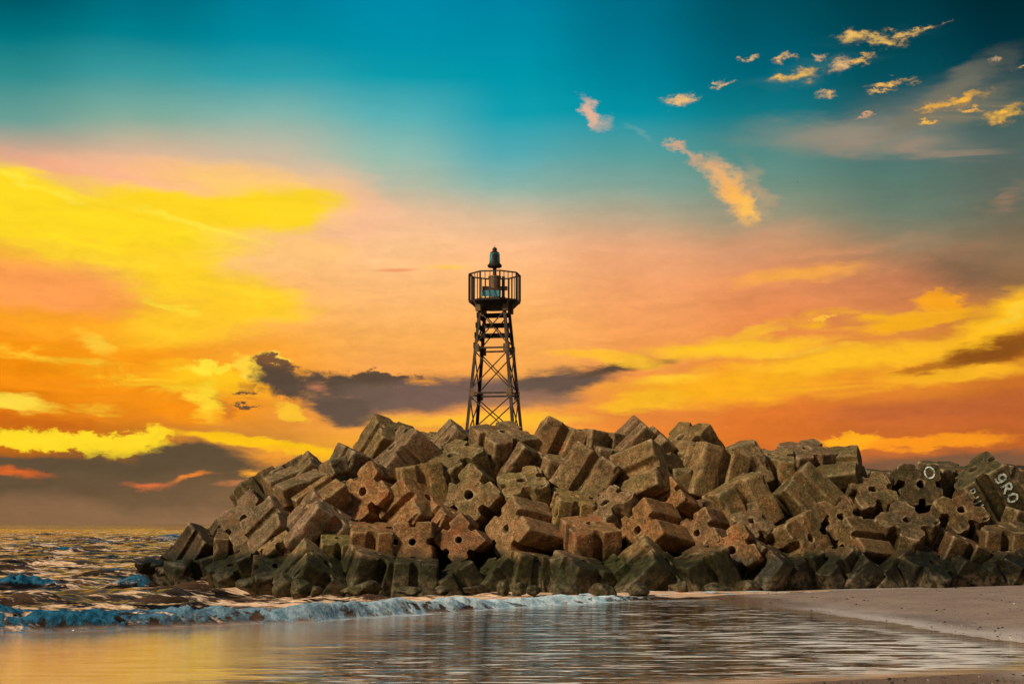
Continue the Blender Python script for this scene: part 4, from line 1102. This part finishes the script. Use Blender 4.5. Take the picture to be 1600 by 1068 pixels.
tag(tower, 'rusty lattice navigation beacon with railed gallery and teal lantern on the summit', 'beacon tower')
def zpx(py): return (818 - py) * TY / FPX + CAMH - ZB
def hw(z): return max(.3, .54 + (zpx(480) - z) * .086)
ZT = zpx(473)
def corner(i, z):
    sx, sy = [(-1, -1), (1, -1), (1, 1), (-1, 1)][i]; h = hw(z); return Vector((sx * h, sy * h, z))
def Pt(mb, name, mat, par=tower, **k): return mb.build(name, mat, par, **k)
for i in range(4):
    mb = MB(); a, c = corner(i, 0), corner(i, ZT); mb.angle(a, c, .11, .014, (0, 0, ZT / 2)); Pt(mb, 'leg', M_rust)
    mb = MB(); mb.box(corner(i, 0) + Vector((0, 0, -.05)), (.4, .4, .1)); Pt(mb, 'foot_plate', M_rust)
levels = [zpx(690), zpx(617), zpx(546), zpx(481)]
for li in range(3):
    z0, z1 = levels[li], levels[li + 1]
    for i in range(4):
        j = (i + 1) % 4
        nrm = (corner(i, z0) + corner(j, z0)); nrm.z = 0; nrm.normalize()
        for (p, q, off) in ((corner(i, z0 + .12), corner(j, z1 - .10), .0), (corner(j, z0 + .12), corner(i, z1 - .10), .05)):
            mb = MB(); mb.bar(p * 1.0 - nrm * (.02 + off), q - nrm * (.02 + off), .046, .012, up=nrm)
            mb.bar(p - nrm * (.035 + off), q - nrm * (.035 + off), .012, .042, up=nrm); Pt(mb, 'brace', M_rust)
for z in levels[1:3] + [levels[0]]:
    for i in range(4):
        j = (i + 1) % 4; nrm = corner(i, z) + corner(j, z); nrm.z = 0; nrm.normalize()
        mb = MB(); mb.bar(corner(i, z) - nrm * .012, corner(j, z) - nrm * .012, .07, .016, up=nrm); Pt(mb, 'cross_bar', M_rust)
        for (k_, o_) in ((i, j), (j, i)):
            c = corner(k_, z); d = (corner(o_, z) - c).normalized()
            mb = MB(); x = d; zz_ = Vector((0, 0, 1)); m3 = Matrix((x, nrm, zz_)).transposed()
            mb.box(c + d * .10 + nrm * .012, (.21, .012, .32), m3)
            for bx_ in (-.06, .06):
                for bz_ in (-.1, 0, .1): mb.box(c + d * (.10 + bx_) + nrm * .025 + Vector((0, 0, bz_)), (.022, .016, .022), m3)
            Pt(mb, 'gusset_plate', M_plate)
# horizontal daymark boards in the upper bay: back face and left face
for py_ in (489, 505, 521, 537):
    z = zpx(py_); h = hw(z)
    if py_ < 530:
        mb = MB(); mb.box((0, h - .05, z), (2 * h - .10, .03, .20)); Pt(mb, 'daymark_board', M_black)
    mb = MB(); mb.box((-h - .03, 0, z - .12), (.03, 2 * h + .12, .22)); Pt(mb, 'daymark_board', M_black)
# gallery
def octo(r, z, a0=33 - 90 + 10.5): return [Vector((r * math.cos(R(a0 + 45 * k)), r * math.sin(R(a0 + 45 * k)), z)) for k in range(8)]
a0 = -33 + 10.5
RG = 1.05
V0, V1, V2, V3 = octo(RG, ZT + .02, a0), octo(RG, ZT + .10, a0), octo(RG * .74, ZT - .20, a0), octo(RG * .96, ZT + .02, a0)
mb = MB(); mb.add(V2 + V3 + V0 + V1, [tuple(reversed(range(8)))] + [(r * 8 + k, r * 8 + (k + 1) % 8, (r + 1) * 8 + (k + 1) % 8, (r + 1) * 8 + k) for r in range(3) for k in range(8)] + [tuple(range(24, 32))])
Pt(mb, 'gallery_deck', M_black)
for i in range(4):
    c = corner(i, ZT - .25); d = Vector((c.x, c.y, 0)).normalized()
    mb = MB(); mb.bar(c, d * (RG * .93) + Vector((0, 0, ZT + .02)), .09, .02); mb.box(c + Vector((0, 0, .02)), (.2, .2, .26)); Pt(mb, 'bracket', M_plate)
RH = 1.06
Vt = octo(RG - .02, ZT + .10 + RH, a0); Vb = octo(RG - .02, ZT + .10, a0)
for k in range(8):
    k2 = (k + 1) % 8
    mb = MB(); mb.bar(Vt[k], Vt[k2], .05); Pt(mb, 'top_rail', M_black)
    wide = abs(Vb[k].x * math.cos(R(-10.5)) - Vb[k].y * math.sin(R(-10.5))) > .93
    mb = MB(); out = Vector((Vb[k].x, Vb[k].y, 0)).normalized(); tan_ = Vector((-out.y, out.x, 0))
    mb.box((Vb[k] + Vt[k]) / 2, (.05, .17 if wide else .05, RH), Matrix((out, tan_, Vector((0, 0, 1)))).transposed()); Pt(mb, 'rail_post', M_black)
    for q in range(1, 4):
        f = q / 4; mb = MB(); mb.bar(Vb[k].lerp(Vb[k2], f), Vt[k].lerp(Vt[k2], f), .026); Pt(mb, 'baluster', M_black)
# pedestal, equipment and lantern
mb = MB(); mb.lathe([(.30, .10), (.30, .16), (.235, .18), (.235, 1.02), (.26, 1.04), (.26, 1.10), (.12, 1.14)], (0, 0, ZT), 24); Pt(mb, 'pedestal', M_ped)
mb = MB(); mb.box((.33, .12, ZT + .63), (.10, .14, .95)); Pt(mb, 'cable_duct', M_rust)
rr = Matrix.Rotation(R(10.5), 3, 'Z')
mb = MB(); mb.box(rr @ Vector((-.13, -.72, ZT + .30)), (.78, .05, .24), rr @ Matrix.Rotation(R(12), 3, 'X')); Pt(mb, 'solar_panel', M_teal)
mb = MB(); mb.box(rr @ Vector((0, .74, ZT + .74)), (1.02, .05, .17), rr); mb.box(rr @ Vector((.28, .72, ZT + .30)), (.3, .05, .17), rr); Pt(mb, 'back_board', M_rust)
zl = ZT + 1.10
mb = MB(); mb.lathe([(.10, 0), (.075, .03), (.075, .36), (.12, .42)], (0, 0, zl), 16); Pt(mb, 'mast', M_black)
zq = zpx(414)
lan = MB(); lan.lathe([(.10, -.03), (.27, -.02), (.29, .03), (.29, .07), (.25, .10), (.23, .13)], (0, 0, zq), 20)
lan = Pt(lan, 'lantern', M_black)
mb = MB(); mb.lathe([(.215, .131), (.21, .30), (.20, .52), (.15, .56)], (0, 0, zq), 20); mb.build('lantern_glass', M_glass, lan, True)
mb = MB(); mb.lathe([(.11, .14), (.11, .50)], (0, 0, zq), 12)
for k in range(5):
    a = R(-90 + 10.5 - 20 + 10 * k)
    mb.box((.214 * math.cos(a), .214 * math.sin(a), zq + .33), (.012, .05, .38), Matrix.Rotation(a, 3, 'Z'))
mb.build('shade_screen', M_black, lan)
mb = MB(); mb.lathe([(.17, .561), (.19, .58), (.10, .62), (.085, .66), (.10, .70), (.085, .75), (.03, .79), (.012, .80), (.012, .86)], (0, 0, zq), 16); mb.build('finial', M_black, lan)

# ------------------------------------------------------------------ birds far out
M_bird, t, b = newmat('dark_feathers'); b.inputs['Base Color'].default_value = (.02, .018, .015, 1)
def bird(px, py, Y, s, label, yaw):
    prof = [(-.5, .02), (-.38, .06), (-.1, .11), (.15, .11), (.32, .07), (.42, .075), (.50, .05), (.56, .012)]
    V, F = [], []; n = 8
    for x, r in prof:
        for k in range(n):
            a = 2 * math.pi * k / n; V.append((x, r * math.cos(a), r * .85 * math.sin(a)))
    for j in range(len(prof) - 1):
        for k in range(n): F.append((j * n + k, j * n + (k + 1) % n, (j + 1) * n + (k + 1) % n, (j + 1) * n + k))
    for sg in (-1, 1):
        k0 = len(V)
        for (yy, zz_, xf, xb) in ((.05, .04, .18, -.16), (.35, .24, .24, -.10), (.70, .30, .10, -.12), (1.05, .20, -.10, -.18)):
            V += [(xf, sg * yy, zz_), (xb, sg * yy, zz_), (xb, sg * yy, zz_ - .03), (xf, sg * yy, zz_ - .03)]
        for j in range(3):
            for k in range(4): F.append((k0 + j * 4 + k, k0 + j * 4 + (k + 1) % 4, k0 + (j + 1) * 4 + (k + 1) % 4, k0 + (j + 1) * 4 + k))
        F.append((k0 + 12, k0 + 13, k0 + 14, k0 + 15))
    V += [(-.5, -.1, 0), (-.78, -.16, .01), (-.78, .16, .01), (-.5, .1, 0)]; F.append(tuple(range(len(V) - 4, len(V))))
    o = mesh_obj('bird', V, F, M_bird, smooth=True); o.scale = (s,) * 3; o.location = at(px, py, Y); o.rotation_euler = (R(20), 0, R(yaw))
    return tag(o, label, 'bird')
bird(73, 738, 150, .26, 'tiny dark bird low over the sea at the far left', 70)
bird(1246, 284, 220, .22, 'tiny dark speck of a bird high in the sky right of the beacon', 30)
